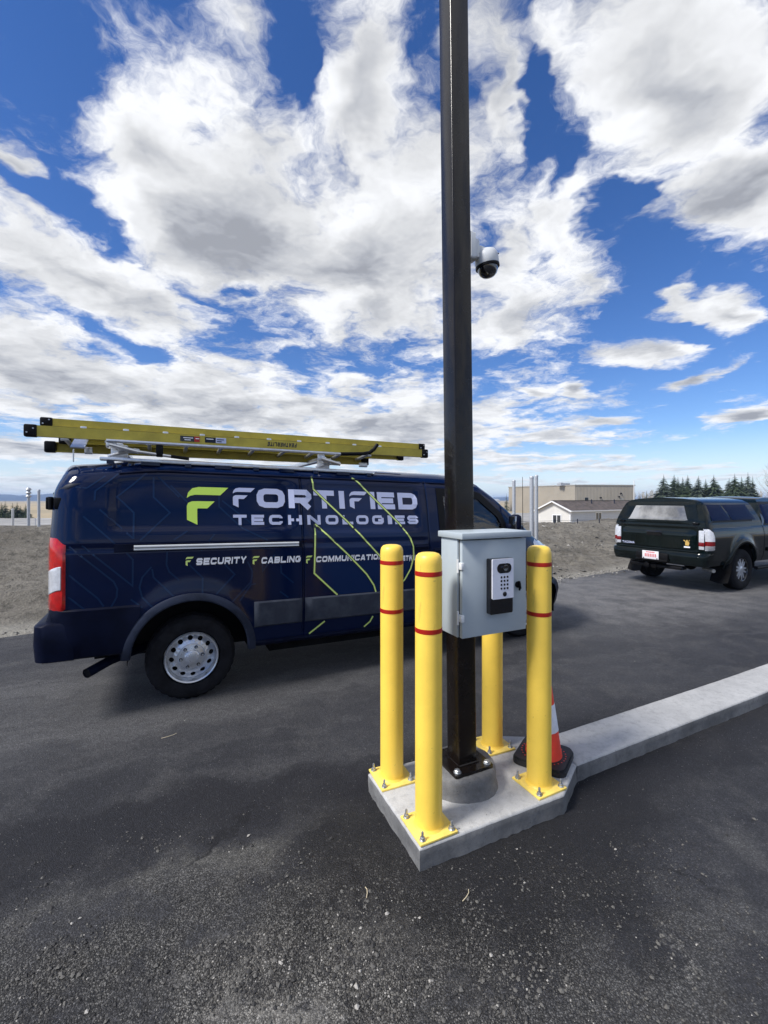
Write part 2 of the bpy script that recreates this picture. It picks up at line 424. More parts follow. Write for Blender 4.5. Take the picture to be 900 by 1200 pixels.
# lettering: each glyph is a set of flat brush strokes in a cell 0..w by 0..1
def stroke(pts, wd, closed=False, cut=None):
    """outline quads of a polyline of width wd with mitred joints"""
    P = [Vector((p[0], p[1])) for p in pts]; n = len(P); L = []; Rr = []
    for i in range(n):
        if closed: a, b = P[(i - 1) % n], P[(i + 1) % n]
        else: a, b = P[max(i - 1, 0)], P[min(i + 1, n - 1)]
        d1 = (P[i] - a); d2 = (b - P[i])
        d1 = d1.normalized() if d1.length > 1e-9 else d2.normalized(); d2 = d2.normalized() if d2.length > 1e-9 else d1
        n1 = Vector((-d1.y, d1.x)); n2 = Vector((-d2.y, d2.x)); mm = (n1 + n2)
        mm = mm.normalized() if mm.length > 1e-6 else n1
        k = min(1.0 / max(mm.dot(n1), 0.35), 2.2) * wd / 2
        L.append(P[i] + mm * k); Rr.append(P[i] - mm * k)
    quads = []
    for i in range(n if closed else n - 1):
        j = (i + 1) % n; quads.append([L[i], L[j], Rr[j], Rr[i]])
    return quads
def rc(x0, y0, x1, y1, r):
    """closed rounded box path"""
    return [(x0 + r, y0), (x1 - r, y0), (x1 - r * .3, y0 + r * .3), (x1, y0 + r), (x1, y1 - r), (x1 - r * .3, y1 - r * .3), (x1 - r, y1), (x0 + r, y1), (x0 + r * .3, y1 - r * .3), (x0, y1 - r), (x0, y0 + r), (x0 + r * .3, y0 + r * .3)]
def glyph(ch, wd=0.24, W_=1.2):
    """strokes of one wide square-cut capital, height 1; returns (advance, [quads])"""
    h = wd / 2; a, b, lo, hi, m = h, W_ - h, h, 1 - h, .5; r = .22; rC = .14; q_ = []
    S1 = lambda pts, c=False: q_.extend(stroke(pts, wd, c))
    if ch == 'O': S1(rc(a, lo, b, hi, r), True)
    elif ch == 'C': S1([(b, .36), (b, lo + rC), (b - rC, lo), (a + r, lo), (a + r * .3, lo + r * .3), (a, lo + r), (a, hi - r), (a + r * .3, hi - r * .3), (a + r, hi), (b - rC, hi), (b, hi - rC), (b, .66)])
    elif ch == 'G': S1([(W_ * .52, .46), (b, .46), (b, lo + rC), (b - rC, lo), (a + r, lo), (a + r * .3, lo + r * .3), (a, lo + r), (a, hi - r), (a + r * .3, hi - r * .3), (a + r, hi), (b - rC, hi), (b, hi - rC), (b, .72)])
    elif ch == 'D': S1([(a, lo), (b - r, lo), (b - r * .3, lo + r * .3), (b, lo + r), (b, hi - r), (b - r * .3, hi - r * .3), (b - r, hi), (a, hi)], True)
    elif ch == 'U': S1([(a, 1), (a, lo + r), (a + r * .3, lo + r * .3), (a + r, lo), (b - r, lo), (b - r * .3, lo + r * .3), (b, lo + r), (b, 1)])
    elif ch == 'S':
        r = .13
        S1([(b, .70), (b, hi - r), (b - r, hi), (a + r, hi), (a, hi - r), (a, m + r), (a + r, m), (b - r, m), (b, m - r), (b, lo + r), (b - r, lo), (a + r, lo), (a, lo + r), (a, .30)])
    elif ch == 'R':
        r = .16
        S1([(a, 0), (a, 1)]); S1([(a + h * .9, hi), (b - r, hi), (b, hi - r), (b, .42 + r), (b - r, .42), (a + h * .9, .42)]); S1([(W_ * .52, .42), (W_ - h * 1.05, 0)])
    elif ch == 'B':
        r = .12
        S1([(a, lo), (b - r, lo), (b, lo + r), (b, m - r * .6), (b - r, m), (b - r * .6, m), (b - .02, m + r * .7), (b - .02, hi - r), (b - r, hi), (a, hi)], True); S1([(a + h, m), (b - r, m)])
    elif ch == 'T': S1([(0, hi), (W_, hi)]); S1([(W_ / 2, hi - h), (W_ / 2, 0)])
    elif ch == 'I': W_ = wd; S1([(h, 0), (h, 1)])
    elif ch == 'E': S1([(W_ * .98, hi), (a, hi), (a, lo), (W_ * .98, lo)]); S1([(a + h, m), (W_ * .9, m)])
    elif ch == 'F': S1([(W_ * .98, hi), (a, hi), (a, 0)]); S1([(a + h, m - .03), (W_ * .88, m - .03)])
    elif ch == 'H': S1([(a, 0), (a, 1)]); S1([(b, 0), (b, 1)]); S1([(a + h, m), (b - h, m)])
    elif ch == 'L': S1([(a, 1), (a, lo), (W_ * .98, lo)])
    elif ch == 'N': S1([(a, 0), (a, 1)]); S1([(b, 0), (b, 1)]); S1([(a + h * .2, 1 - h * .5), (b - h * .2, h * .5)])
    elif ch == 'M': W_ *= 1.15; b = W_ - h; S1([(a, 0), (a, 1)]); S1([(b, 0), (b, 1)]); S1([(a + h * .4, 1 - h * .4), (W_ / 2, .16), (b - h * .4, 1 - h * .4)])
    elif ch == 'W': W_ *= 1.3; b = W_ - h; S1([(h * .8, 1), (W_ * .27, h * .6), (W_ / 2, .86), (W_ * .73, h * .6), (W_ - h * .8, 1)])
    elif ch == 'A': S1([(h * .9, 0), (W_ * .42, hi), (W_ * .58, hi), (W_ - h * .9, 0)]); S1([(W_ * .26, .28), (W_ * .74, .28)])
    elif ch == 'Y': S1([(h * .8, 1), (W_ / 2, .46), (W_ - h * .8, 1)]); S1([(W_ / 2, .5), (W_ / 2, 0)])
    elif ch == 'K': S1([(a, 0), (a, 1)]); S1([(b, 1), (a + h, .48), (b, 0)])
    elif ch == 'V': S1([(h * .8, 1), (W_ / 2, h * .5), (W_ - h * .8, 1)])
    elif ch == '5': S1([(b, hi), (a, hi), (a, m + .05), (b, m + .05), (b, lo), (a, lo)])
    return W_, q_
def logo_f(W_=1.0):
    """two-piece swoosh F, height 1: upper slanted bar and lower hooked stem"""
    up = [(0, .70), (.03, .84), (.13, .96), (.28, 1.0), (W_ * 1.0, 1.0), (W_ * .80, .79), (.20, .79), (.08, .76)]
    lo = [(0, .13), (0, .49), (.03, .57), (.12, .615), (.24, .62), (W_ * .66, .62), (W_ * .48, .43), (.255, .43), (.24, .41), (.24, 0)]
    return [up, lo]
def put_text(mb, text, x0, z0, height, width, place, wd=0.24, gap=0.22, slant=0.0, mi=0, W_=1.2, fancy=True):
    """lay text between x0 and x0+width; place(x, z) -> point on the surface"""
    items = []; cur = 0.0
    for ch in text:
        if ch == '~': items.append(('f', cur)); cur += 1.0 + gap; continue
        if ch == ' ': cur += 0.7; continue
        adv, qs = glyph(ch, wd, W_); items.append((qs, cur)); cur += adv + gap
    cur -= gap; sx = width / cur
    polys = []
    for qs, c in items:
        if qs == 'f':
            for poly in logo_f(1.05): polys.append([(x + c, z) for x, z in poly])
        else:
            for qd in qs: polys.append([(p.x + c, p.y) for p in qd])
    for k, poly in enumerate(polys):
        pts = []
        for i in range(len(poly)):           # resample long edges so the print follows the curve of the panel
            a, b = poly[i], poly[(i + 1) % len(poly)]; pts.append(a)
        vs = [place(x0 + (x + slant * z) * sx, z0 + z * height, k) for x, z in pts]
        mb.add(vs, [tuple(range(len(vs)))], mi)

# ------------------------------------------------------------------ service van (local x forward from the rear axle, y left, z up)
def rake(p): return Vector((p.x, p.y, p.z - 0.02 * p.x))   # the loaded nose sits lower
PZ = [.40, .43, .58, .80, .95, 1.30, 1.36, 1.60, 1.80, 1.88, 1.94, 1.985, 2.02, 2.05, 2.07, 2.08]
PW = [.975, .985, 1.01, 1.02, 1.02, 1.01, 1.005, .965, .925, .905, .875, .82, .74, .60, .35, 0.0]
def van_w(z): return float(np.interp(z, PZ, PW))
def van_top(x): return float(np.interp(x, [2.7, 2.95, 3.11, 3.36, 3.66, 3.99, 4.15, 4.40, 4.62, 4.75], [2.08, 2.065, 2.025, 1.875, 1.65, 1.39, 1.30, 1.20, 1.06, .92]))
def in_round(x, z, x0, x1, z0, z1, r, soft):
    cx, cz, hx, hz = (x0 + x1) / 2, (z0 + z1) / 2, (x1 - x0) / 2 - r, (z1 - z0) / 2 - r
    ax, az = abs(x - cx) - hx, abs(z - cz) - hz
    d = math.hypot(max(ax, 0), max(az, 0)) + min(max(ax, az), 0) - r
    return 1 - sstep(-soft, 0, d)
SEAMS = [0.95, 2.34, 3.42]
def van_pt(X, lev, side=-1, push=0.0, groove=True):
    """surface point of the body at station X and height level lev (level = height of the cargo body)"""
    w_ = van_w(lev)
    zb = 0.9; z = lev if lev < zb else zb + (lev - zb) * (van_top(X) - zb) / (2.08 - zb)
    sh = 0.0
    if lev > 1.3: sh = 0.01 * sstep(1.3, 1.6, lev) + 0.065 * sstep(1.66, 2.02, lev) ** 1.5
    x = X; y = w_
    if X < -0.8:
        a = min((-0.8 - X) / 0.2, 1.0) * math.pi / 2
        rr = min(0.2, 0.6 * w_)
        x = -0.8 - 0.2 * math.sin(a); y = w_ - rr + rr * math.cos(a)
    x += sh * sstep(-0.3, -1.0, X)
    if X > 3.1: y *= (1 - ((X - 3.1) / 1.70) ** 3.0) ** 0.42
    if X < 2.3 and lev < 2.0:
        y -= 0.016 * in_round(X, lev, -.60, .87, 1.43, 1.895, .07, .035)
        y -= 0.016 * in_round(X, lev, 1.03, 2.24, 1.40, 1.885, .07, .035)
    y -= 0.008 * in_round(X, lev, -.9, 2.3, 1.275, 1.335, .02, .015)       # rail channel
    d = math.hypot(X, lev - 0.40)
    if d < 0.8: y += 0.016 * (1 - sstep(0.50, 0.66, d)) * sstep(.3, .5, lev)           # wheel arch lip
    if 2.3 < X < 5: 
        d = math.hypot(X - 3.75, lev - 0.40); y += 0.016 * (1 - sstep(0.50, 0.66, d)) * sstep(.3, .5, lev)
    for s_ in SEAMS:
        if groove and abs(X - s_) < 0.0055 and .46 < lev < 1.935: y -= 0.014
    if lev > 1.55: z -= 0.085 * sstep(1.55, 2.05, lev) * sstep(-0.15, -1.0, X)
    return Vector((x, side * (y + push), z))
def onside(x, z, push=0.003):
    """point on the right-hand side panel at true x and z"""
    X = x; lev = z
    if x > 2.68:
        zb = 0.9; t = van_top(x)
        if z > zb: lev = zb + (z - zb) * (2.08 - zb) / (t - zb)
    for _ in range(4):
        p = van_pt(X, lev)
        X += x - p.x
    return van_pt(X, lev, -1, push, False)
def inside_poly(x, z, poly):
    c = False; j = len(poly) - 1
    for i in range(len(poly)):
        (xi, zi), (xj, zj) = poly[i], poly[j]
        if (zi > z) != (zj > z) and x < (xj - xi) * (z - zi) / (zj - zi) + xi: c = not c
        j = i
    return c
DOOR_WIN = [(2.52, 1.37), (3.38, 1.37), (3.42, 1.46), (3.36, 1.58), (3.08, 1.79), (2.98, 1.82), (2.52, 1.83)]

VAN_PHI = 0.4665
van = thing('service_van', 'dark navy cargo van with lime line artwork and lettering, a ladder on its roof rack', 'van', (-2.0536, 4.5405, 0), VAN_PHI)
xs = sorted(set([round(-1.0 + 0.2 * math.asin(k / 8) / (math.pi / 2) * 1.0, 4) for k in range(9)] + [-1.0, -.975, -.95, -.925, -.9, -.875, -.85, -.825, -.8]
    + [round(-.8 + .04 * k, 3) for k in range(139)] + [s_ + d for s_ in SEAMS for d in (-.016, -.005, .005, .016)]))
xs = [x for x in xs if x <= 4.72] + [4.735, 4.75]
def zmin(X):
    z = 0.43 if X > -.3 else .52
    for cx in (0.0, 3.75):
        if abs(X - cx) < 0.47: z = max(z, 0.40 + math.sqrt(max(0.47 ** 2 - (X - cx) ** 2, 0)))
    if X > 4.25: z = 0.5
    return z
lower = [0.0, .12, .25, .38, .5, .62, .75, .88, 1.0]
upper = [.93, .96, 1.0, 1.04, 1.08, 1.12, 1.16, 1.20, 1.24, 1.26, 1.275, 1.29, 1.32, 1.335, 1.35, 1.38] + [round(1.40 + .0225 * k, 4) for k in range(25)] + [1.955, 1.97, 1.985, 2.0, 2.02, 2.035, 2.05, 2.06, 2.07, 2.076, 2.08]
shell = MB()
for side in (-1, 1):
    rows = []
    for t in lower: rows.append([van_pt(X, lerp(zmin(X), .9, t), side) for X in xs])
    for lev in upper: rows.append([van_pt(X, lev, side) for X in xs])
    def skip(i, j):
        c = (rows[i][j] + rows[i + 1][j + 1]) / 2
        if inside_poly(c.x, c.z, DOOR_WIN): return True
        # windscreen opening
        if 3.12 < c.x < 3.92 and abs(c.y) < 0.80 * van_w(1.9) and c.z > van_top(c.x) - 0.10 and i >= len(lower) + 40: return True
        return False
    shell.grid(rows, 0, skip=skip, flip=(side > 0))
# rear and nose closures
for X in (-1.0, 4.75):
    ra = [van_pt(X, lerp(zmin(X), .9, t), -1) for t in lower] + [van_pt(X, l, -1) for l in upper]
    rb = [van_pt(X, lerp(zmin(X), .9, t), 1) for t in lower] + [van_pt(X, l, 1) for l in upper]
    shell.grid([[lerp(a, b, k / 6) for k in range(7)] for a, b in zip(ra, rb)], 0)
shell.build('body', M['navy'], van, 40, rake)

# floor, chassis and inner arches
u = MB()
u.box((1.55, 0, .43), (4.8, 1.20, .06)); u.box((1.87, 0, .431), (2.72, 1.84, .058)); u.box((-.73, 0, .50), (.42, 1.70, .05)); u.box((1.85, .45, .36), (5.2, .08, .12)); u.box((1.85, -.45, .36), (5.2, .08, .12))
u.box((.0, 0, .70), (1.02, 1.3, .5)); u.box((3.75, 0, .70), (1.0, 1.2, .5)); u.box((1.3, -.55, .34), (1.2, .3, .2)); u.box((1.2, .1, .36), (2.2, .2, .16))
for cx in (0, 3.75):
    arc = [(cx + .475 * math.cos(R(a)), .40 + .475 * math.sin(R(a))) for a in range(-5, 186, 10)]
    for sy in (-1, 1): u.grid([[Vector((x, sy * .99, z)) for x, z in arc], [Vector((x, sy * .60, z)) for x, z in arc]])
u.build('underbody', M['under'], van, 30, rake)
ax = MB(); ax.tube([(0, -.7, .36), (0, .7, .36)], .05, 10); ax.lathe([(0.02, -.16), (.12, -.1), (.15, 0), (.12, .1), (.02, .16)], 14, X=Matrix.Translation((0, 0, .36)) @ Matrix.Rotation(R(90), 4, 'Y'))
ax.tube([(0.1, 0, .37), (2.8, 0, .42)], .04, 10)
for sy in (-1, 1): ax.box((.0, sy * .55, .48), (1.1, .07, .03))
ax.build('rear_axle', M['under'], van)
ex = MB(); ex.tube([(.9, -.35, .40), (.1, -.40, .42), (-.35, -.58, .40), (-.60, -.82, .39), (-.74, -.985, .365)], [.045, .045, .04, .037, .037], 14, cap=False)
ex.tube([(-.60, -.82, .388), (-.735, -.98, .366)], .031, 14, 1)
ex.build('exhaust_pipe', [M['plastic_dark'], M['under']], van, 40)

# wheels
def steel_rim(ro, holes=12, lugs=6):
    """dished steel disc with a ring of round vents and a barrel behind it; axis z, outer face +z"""
    m = MB()
    m.lathe([(ro * .985, -.20), (ro, -.19), (ro * .93, -.16), (ro * .90, .0), (ro * .93, .028), (ro * .975, .034), (ro * 1.0, .026), (ro * 1.01, .012), (ro * .98, 0)], 48, cap=False)
    r0, r1 = ro * .52, ro * .90
    for k in range(holes):
        a0 = 2 * math.pi * k / holes; hw = math.pi / holes; cr = ro * .735; hr = ro * .092
        ring = []; out = []
        cor = [math.atan2(sy_ * hw * cr, rx_ - cr) % (2 * math.pi) for rx_ in (r0, r1) for sy_ in (-1, 1)]
        ts_ = sorted([2 * math.pi * i / 24 + .01 for i in range(24)] + cor); N = len(ts_)
        for t in ts_:
            dxx, dyy = math.cos(t), math.sin(t)
            ring.append((cr + hr * dxx, hr * 1.08 * dyy))
            # border of the polar sector in the same direction
            sc = 1e9
            if dxx > 1e-6: sc = min(sc, (r1 - cr) / dxx)
            if dxx < -1e-6: sc = min(sc, (r0 - cr) / dxx)
            if abs(dyy) > 1e-6: sc = min(sc, (hw * cr) / abs(dyy))
            bx, by = cr + sc * dxx, sc * dyy
            ang = by / cr; out.append((bx * math.cos(ang), bx * math.sin(ang)))
        def zz_(r): return lerp(-.012, -.048, sstep(r0, r1, r)) if r > r0 else -.012
        vs = []
        for (x, y) in ring: vs.append((x, y, zz_(math.hypot(x, y))))
        for (x, y) in out: vs.append((x, y, zz_(math.hypot(x, y))))
        for (x, y) in ring: vs.append((x, y, zz_(math.hypot(x, y)) - .012))
        fs = [(i, (i + 1) % N, N + (i + 1) % N, N + i) for i in range(N)] + [(i, (i + 1) % N, 2 * N + (i + 1) % N, 2 * N + i) for i in range(N)]
        m.add(vs, fs, 0, Matrix.Rotation(a0 + hw, 4, 'Z'))
    m.lathe([(r0 * 1.005, -.0125), (ro * .47, -.002), (ro * .30, .004), (ro * .27, .010)], 40, cap=False)
    return m
def lug_mesh(ro):
    m = MB(); m.lathe([(ro * .066, .004), (ro * .066, .0085), (ro * .05, .0088)], 12, 1); m.lathe([(ro * .045, .006), (ro * .045, .026), (ro * .034, .032), (0, .032)], 6, 0)
    return m
def tyre(ro, ri, wd, treads=60):
    m = MB()
    h_ = wd / 2
    prof = [(ri, -h_ * .80), (ri + .012, -h_ * .93), (lerp(ri, ro, .45), -h_), (lerp(ri, ro, .78), -h_ * .97), (ro - .022, -h_ * .88), (ro - .004, -h_ * .74), (ro, -h_ * .5), (ro, -h_ * .46), (ro - .009, -h_ * .455), (ro - .009, -h_ * .40), (ro, -h_ * .395),
            (ro, -.006), (ro - .009, -.005), (ro - .009, .005), (ro, .006), (ro, h_ * .395), (ro - .009, h_ * .40), (ro - .009, h_ * .455), (ro, h_ * .46), (ro, h_ * .5), (ro - .004, h_ * .74), (ro - .022, h_ * .88),
            (lerp(ri, ro, .78), h_ * .97), (lerp(ri, ro, .74), h_ * .975), (lerp(ri, ro, .72), h_ * .99), (lerp(ri, ro, .45), h_), (lerp(ri, ro, .26), h_ * .985), (lerp(ri, ro, .23), h_ * .965), (ri + .012, h_ * .93), (ri, h_ * .80)]
    n = 96; vs = []; fs = []
    for i, (r, z) in enumerate(prof):
        for k in range(n):
            a = 2 * math.pi * k / n; rr = r
            if r > ro - .012 and abs(z) > h_ * .42 and k % 3 == 0: rr = r - .008     # shoulder sipes
            vs.append((rr * math.cos(a), rr * math.sin(a), z))
    for i in range(len(prof) - 1):
        for k in range(n): fs.append((i * n + k, i * n + (k + 1) % n, (i + 1) * n + (k + 1) % n, (i + 1) * n + k))
    m.add(vs, fs); return m
TYRE = tyre(.356, .218, .225); RIM = steel_rim(.213)
def van_wheel(x, side):
    hub = bpy.data.objects.new('wheel', None); COL.objects.link(hub); hub.parent = van
    hub.location = (x, side * .835, .352)
    hub.rotation_euler = (R(90), R(11), 0) if side < 0 else (R(-90), 0, 0)
    return hub
W_MESH = None
for x in (0.0, 3.75):
    for side in (-1, 1):
        hub = van_wheel(x, side)
        if W_MESH is None:
            t = TYRE.build('tyre', M['rubber'], hub, 30)
            r_ = RIM.build('rim', M['rim'], hub, 30); r_.location = (0, 0, .085)
            cp = MB(); cp.lathe([(.060, .0), (.060, .020), (.052, .026), (.044, .027), (.040, .031), (.020, .034), (0, .034)], 28); c_ = cp.build('hub_cap', M['rim'], hub, 35); c_.location = (0, 0, .086)
            lugs = []
            for k in range(6):
                a = 2 * math.pi * (k + .3) / 6
                l_ = lug_mesh(.213).build('lug_nut', [M['zinc'], M['black']], hub, 35) if k == 0 else lugs[0].copy()
                if k: COL.objects.link(l_); l_.parent = hub
                l_.location = (.087 * math.cos(a), .087 * math.sin(a), .086); lugs.append(l_)
            dk = MB(); dk.lathe([(.02, .0), (.20, .0), (.20, -.10), (.02, -.10)], 28); d_ = dk.build('brake_drum', M['under'], hub, 35); d_.location = (0, 0, .02)
            W_MESH = [t, r_, c_, d_] + lugs
        else:
            for o in W_MESH:
                c = o.copy(); COL.objects.link(c); c.parent = hub

# wheel arch trims
for cx in (0.0, 3.75):
    for side in (-1, 1):
        m = MB(); rows = []
        for a in range(-2, 183, 5):
            ca, sa = math.cos(R(a)), math.sin(R(a)); row = []
            for r_, push in ((.450, -.03), (.452, .008), (.462, .018), (.505, .016), (.518, .006), (.520, -.03)):
                X = cx + r_ * ca; z = .40 + r_ * sa
                p = van_pt(X, max(z, .41), side, push); p.z = z; p.x = X; row.append(p)
            rows.append(row)
        m.grid(rows); o = m.build('wheel_arch_trim', M['plastic'], van, 40, rake)

# side mouldings, sills, rear quarter cladding, bumpers
def side_slab(name, x0, x1, z0, z1, proud, material, side, bev=.012, nx=18, zfn=None):
    m = MB(); rows = []
    zz0, zz1 = z0, z1
    for k in range(nx + 1):
        x = lerp(x0, x1, k / nx); row = []
        e = min(1.0, min(x - x0, x1 - x) / .02)
        pr = lerp(.002, proud, e ** .5)
        for z, f in ((zz0, -.02), (zz0, .35), (zz0 + bev, 1.0), (lerp(zz0, zz1, .5), 1.12), (zz1 - bev, 1.0), (zz1, .35), (zz1, -.02)):
            p = van_pt(x, z, side, pr * f); row.append(p)
        rows.append(row)
    m.grid(rows)
    o = m.build(name, material, van, 40, rake); return o
for side in (-1, 1):
    side_slab('side_moulding', .50, .937, .575, .80, .020, M['moulding'], side)
    side_slab('side_moulding', .963, 2.325, .575, .80, .020, M['moulding'], side, nx=30)
    side_slab('side_moulding', 2.355, 3.24, .575, .80, .020, M['moulding'], side)
    side_slab('sill', .50, 3.25, .395, .445, .028, M['plastic_dark'], side, nx=30)
    # cladding behind the rear wheel
    m = MB(); rows = []
    for k in range(15):
        row = []
        for z in (.47, .485, .62, .78, .84, .855):
            X = lerp(-.97, -.38, k / 14)
            lim = -math.sqrt(max(.515 ** 2 - (z - .40) ** 2, 0))
            X = min(X, lim + .0) if k > 10 else X
            e = 0 if z in (.47, .855) else 1
            row.append(van_pt(X, z, side, .014 * e))
        rows.append(row)
    m.grid(rows); m.build('rear_quarter_cladding', M['plastic_dark'], van, 40, rake)
b = MB(); rows = []
def bump_ring(x0, hw, r, z, n=7):
    pts = []
    for k in range(n + 1):
        a = math.pi / 2 * k / n; pts.append(Vector((x0 - r * math.sin(a), -(hw - r + r * math.cos(a)), z)))
    return [Vector((x0 + .17, -hw, z))] + pts + [Vector((p.x, -p.y, p.z)) for p in reversed(pts)] + [Vector((x0 + .17, hw, z))]
for z, hw, x0, r in ((.462, .985, -.97, .07), (.475, 1.012, -.985, .08), (.60, 1.018, -.99, .085), (.735, 1.016, -.985, .085), (.752, 1.003, -.97, .075), (.755, .955, -.95, .06), (.835, .945, -.925, .06), (.848, .91, -.90, .05)):
    rows.append(bump_ring(x0, hw, r, z))
b.grid(rows)
b.build('rear_bumper', M['plastic_dark'], van, 40, rake)
b = MB(); rows = []
for z, sc, xo in ((.28, .93, 4.55), (.31, .97, 4.66), (.48, 1.0, 4.74), (.62, 1.0, 4.78), (.70, .99, 4.76), (.74, .97, 4.70)):
    row = []
    for k in range(25):
        a = lerp(-1, 1, k / 24); y = a * 1.0 * sc; x = xo - .52 * abs(a) ** 3.2
        row.append(Vector((x, y, z)))
    rows.append(row)
b.grid(rows); b.build('front_bumper', M['plastic_dark'], van, 40, rake)
g = MB(); 
for k in range(5): g.box((4.735, 0, .78 + .045 * k), (.03, .9, .03), 0, bev=.006)
g.build('grille', M['plastic_dark'], van, 30, rake)

# tail lamps wrap the rear corner
for side in (-1, 1):
    def lamp_rows(X0, X1, za, zb, push, nx=12, nz=10):
        rows = []
        for i in range(nx + 1):
            X = lerp(X0, X1, i / nx); row = []
            for k in range(nz + 1):
                t = k / nz; z0_, z1_ = za(X), zb(X); z = lerp(z0_, z1_, t)
                e = min(min(t, 1 - t) / .06, min(i, nx - i) / .9, 1.0)
                row.append(van_pt(X, z, side, push * e))
            rows.append(row)
        return rows
    m = MB(); m.grid(lamp_rows(-.985, -.845, lambda X: .822, lambda X: 1.385 - .05 * sstep(-.90, -.845, X), .020), flip=side > 0)
    lamp = m.build('tail_lamp', M['red_lens'], van, 40, rake)
    m = MB(); m.grid(lamp_rows(-.985, -.855, lambda X: .934 + .052 * sstep(-.985, -.855, X), lambda X: 1.146 + .046 * sstep(-.985, -.855, X), .027), flip=side > 0)
    m.build('reverse_lens', M['white_lens'], lamp, 40, rake)
    for z0 in (1.645,):
        m = MB(); m.box((-1.0, side * .76, z0), (.045, .15, .095), 0, bev=.008)
        if z0 > 1: m.box((-.925, side * .885, z0), (.07, .04, .09), 0, bev=.012)
        m.tube([(-.99, side * .835, z0 - .05), (-.99, side * .835, z0 + .05)], .016, 10)
        m.build('door_hinge', M['black'], van, 40, rake)
# small marker lens high on the rear quarter
for side in (-1, 1):
    m = MB(); m.grid([[van_pt(X - .05 * (1.865 - z) / .065, z, side, .007 if 0 < i < 3 and 0 < j < 3 else .0) for j, z in enumerate((1.79, 1.805, 1.84, 1.855))] for i, X in enumerate((-.86, -.85, -.815, -.80))], flip=side > 0); m.build('marker_lens', M['plastic'], van, 40, rake)
# rear doors: central gap, handle, glass
d = MB(); d.box((-.985, 0, 1.25), (.012, .012, 1.2), 0); d.build('door_gap', M['ink'], van, 0, rake)
for side in (-1, 1):
    d = MB(); d.box((-.985, side * .42, 1.52), (.02, .62, .42), 0, bev=.004); d.build('rear_door_glass', M['glass_dark'], van, 30, rake)
d = MB(); d.box((-1.015, -.12, 1.10), (.05, .18, .05), 0, bev=.012); d.build('rear_door_handle', M['black'], van, 30, rake)
pl = MB(); pl.box((-1.008, .35, 1.02), (.01, .31, .155), 0, bev=.003); pl.build('licence_plate', M['plate_white'], van, 30, rake)

# sliding-door rail: twin bright strip in a dark channel
m = MB(); rows = []
for k in range(41):
    x = lerp(-.425, .905, k / 40); rows.append([onside(x, z, p) for z, p in ((1.283, .0), (1.284, .012), (1.290, .016), (1.297, .014), (1.300, .006), (1.303, .014), (1.312, .020), (1.321, .018), (1.324, .0))])
m.grid(rows); m.build('door_rail', M['white_plastic'], van, 30, rake)
m = MB(); m.grid([[onside(lerp(-.56, .935, k / 40), z, p) for z, p in ((1.270, -.001), (1.273, .004), (1.333, .004), (1.336, -.001))] for k in range(41)]); m.build('rail_channel', M['plastic_dark'], van, 30, rake)
# door handles
for x, z in ((2.24, 1.235), (2.47, 1.19)):
    m = MB(); p = onside(x, z, .0); m.box((p.x, p.y - .004, p.z), (.17, .014, .060), 0, bev=.006); m.box((p.x, p.y - .026, p.z + .004), (.15, .018, .026), 0, bev=.008)
    m.build('door_handle', M['plastic_dark'], van, 40, rake)
# roof gutter strips
for side in (-1, 1):
    m = MB(); m.tube([van_pt(x, 1.925, side, .004) for x in [lerp(-.55, 2.75, k / 40) for k in range(41)]], .008, 6); m.build('roof_gutter', M['plastic_dark'], van, 40, rake)

# cab glazing, pillars, mirror, lamps
def band(poly, wd, push, closed=True):
    qs = stroke(poly, wd, closed); m = MB()
    for qd in qs:
        n = max(2, int((qd[0] - qd[1]).length / .06) + 1); rows = []
        for k in range(n):
            t = k / (n - 1); rows.append([onside(lerp(qd[0].x, qd[1].x, t), lerp(qd[0].y, qd[1].y, t), push), onside(lerp(qd[3].x, qd[2].x, t), lerp(qd[3].y, qd[2].y, t), push)])
        m.grid(rows)
    return m
mir = lambda p: Vector((p.x, -p.y, p.z - .02 * p.x))
for side in (-1, 1):
    f = rake if side < 0 else mir
    band(DOOR_WIN, .085, .006).build('window_frame', M['black'], van, 40, f)
    m = MB(); cx_, cz_ = 2.95, 1.56; rows = [[onside(lerp(cx_, x, k / 5), lerp(cz_, z, k / 5), -.006) for x, z in DOOR_WIN + DOOR_WIN[:1]] for k in (0, 1, 2, 3, 4, 5)]
    m.grid(rows); m.build('door_window', M['glass'], van, 40, f)
    m = MB(); m.box((3.50, side * .98, 1.44), (.10, .10, .07), 0, bev=.02); m.box((3.52, side * 1.055, 1.495), (.09, .15, .19), 0, bev=.04)
    mm = m.build('wing_mirror', M['plastic_dark'], van, 50, rake)
    m = MB(); m.box((3.473, side * 1.055, 1.495), (.012, .115, .15), 0, bev=.003); m.build('mirror_glass', M['chrome'], mm, 30, rake)
    # head lamps sit on the shoulder of the nose
    rows = []
    for i in range(9):
        X = lerp(3.97, 4.52, i / 8); row = []
        for k in range(6):
            t = k / 5; z = lerp(.98, 1.30, t) if i < 4 else lerp(.98, 1.22, t)
            e = 1 if 0 < k < 5 and 0 < i < 8 else 0
            lev = .9 + (min(z, van_top(X) - .03) - .9) * 1.18 / (van_top(X) - .9)
            row.append(van_pt(X, lev, side, .018 * e))
        rows.append(row)
    m = MB(); m.grid(rows, flip=side > 0); m.build('headlamp', M['white_lens'], van, 45, rake)
ws = MB(); rows = []
for k in range(13):
    X = lerp(3.06, 3.97, k / 12); row = []
    for j in range(13):
        a = lerp(-1, 1, j / 12); lev = 2.08 - .10 * abs(a) ** 3
        zz_ = .9 + (lev - .9) * (van_top(X) - .9) / 1.18
        row.append(Vector((X, a * .80, zz_ + .004)))
    rows.append(row)
ws.grid(rows); ws.build('windscreen', M['glass'], van, 60, rake)
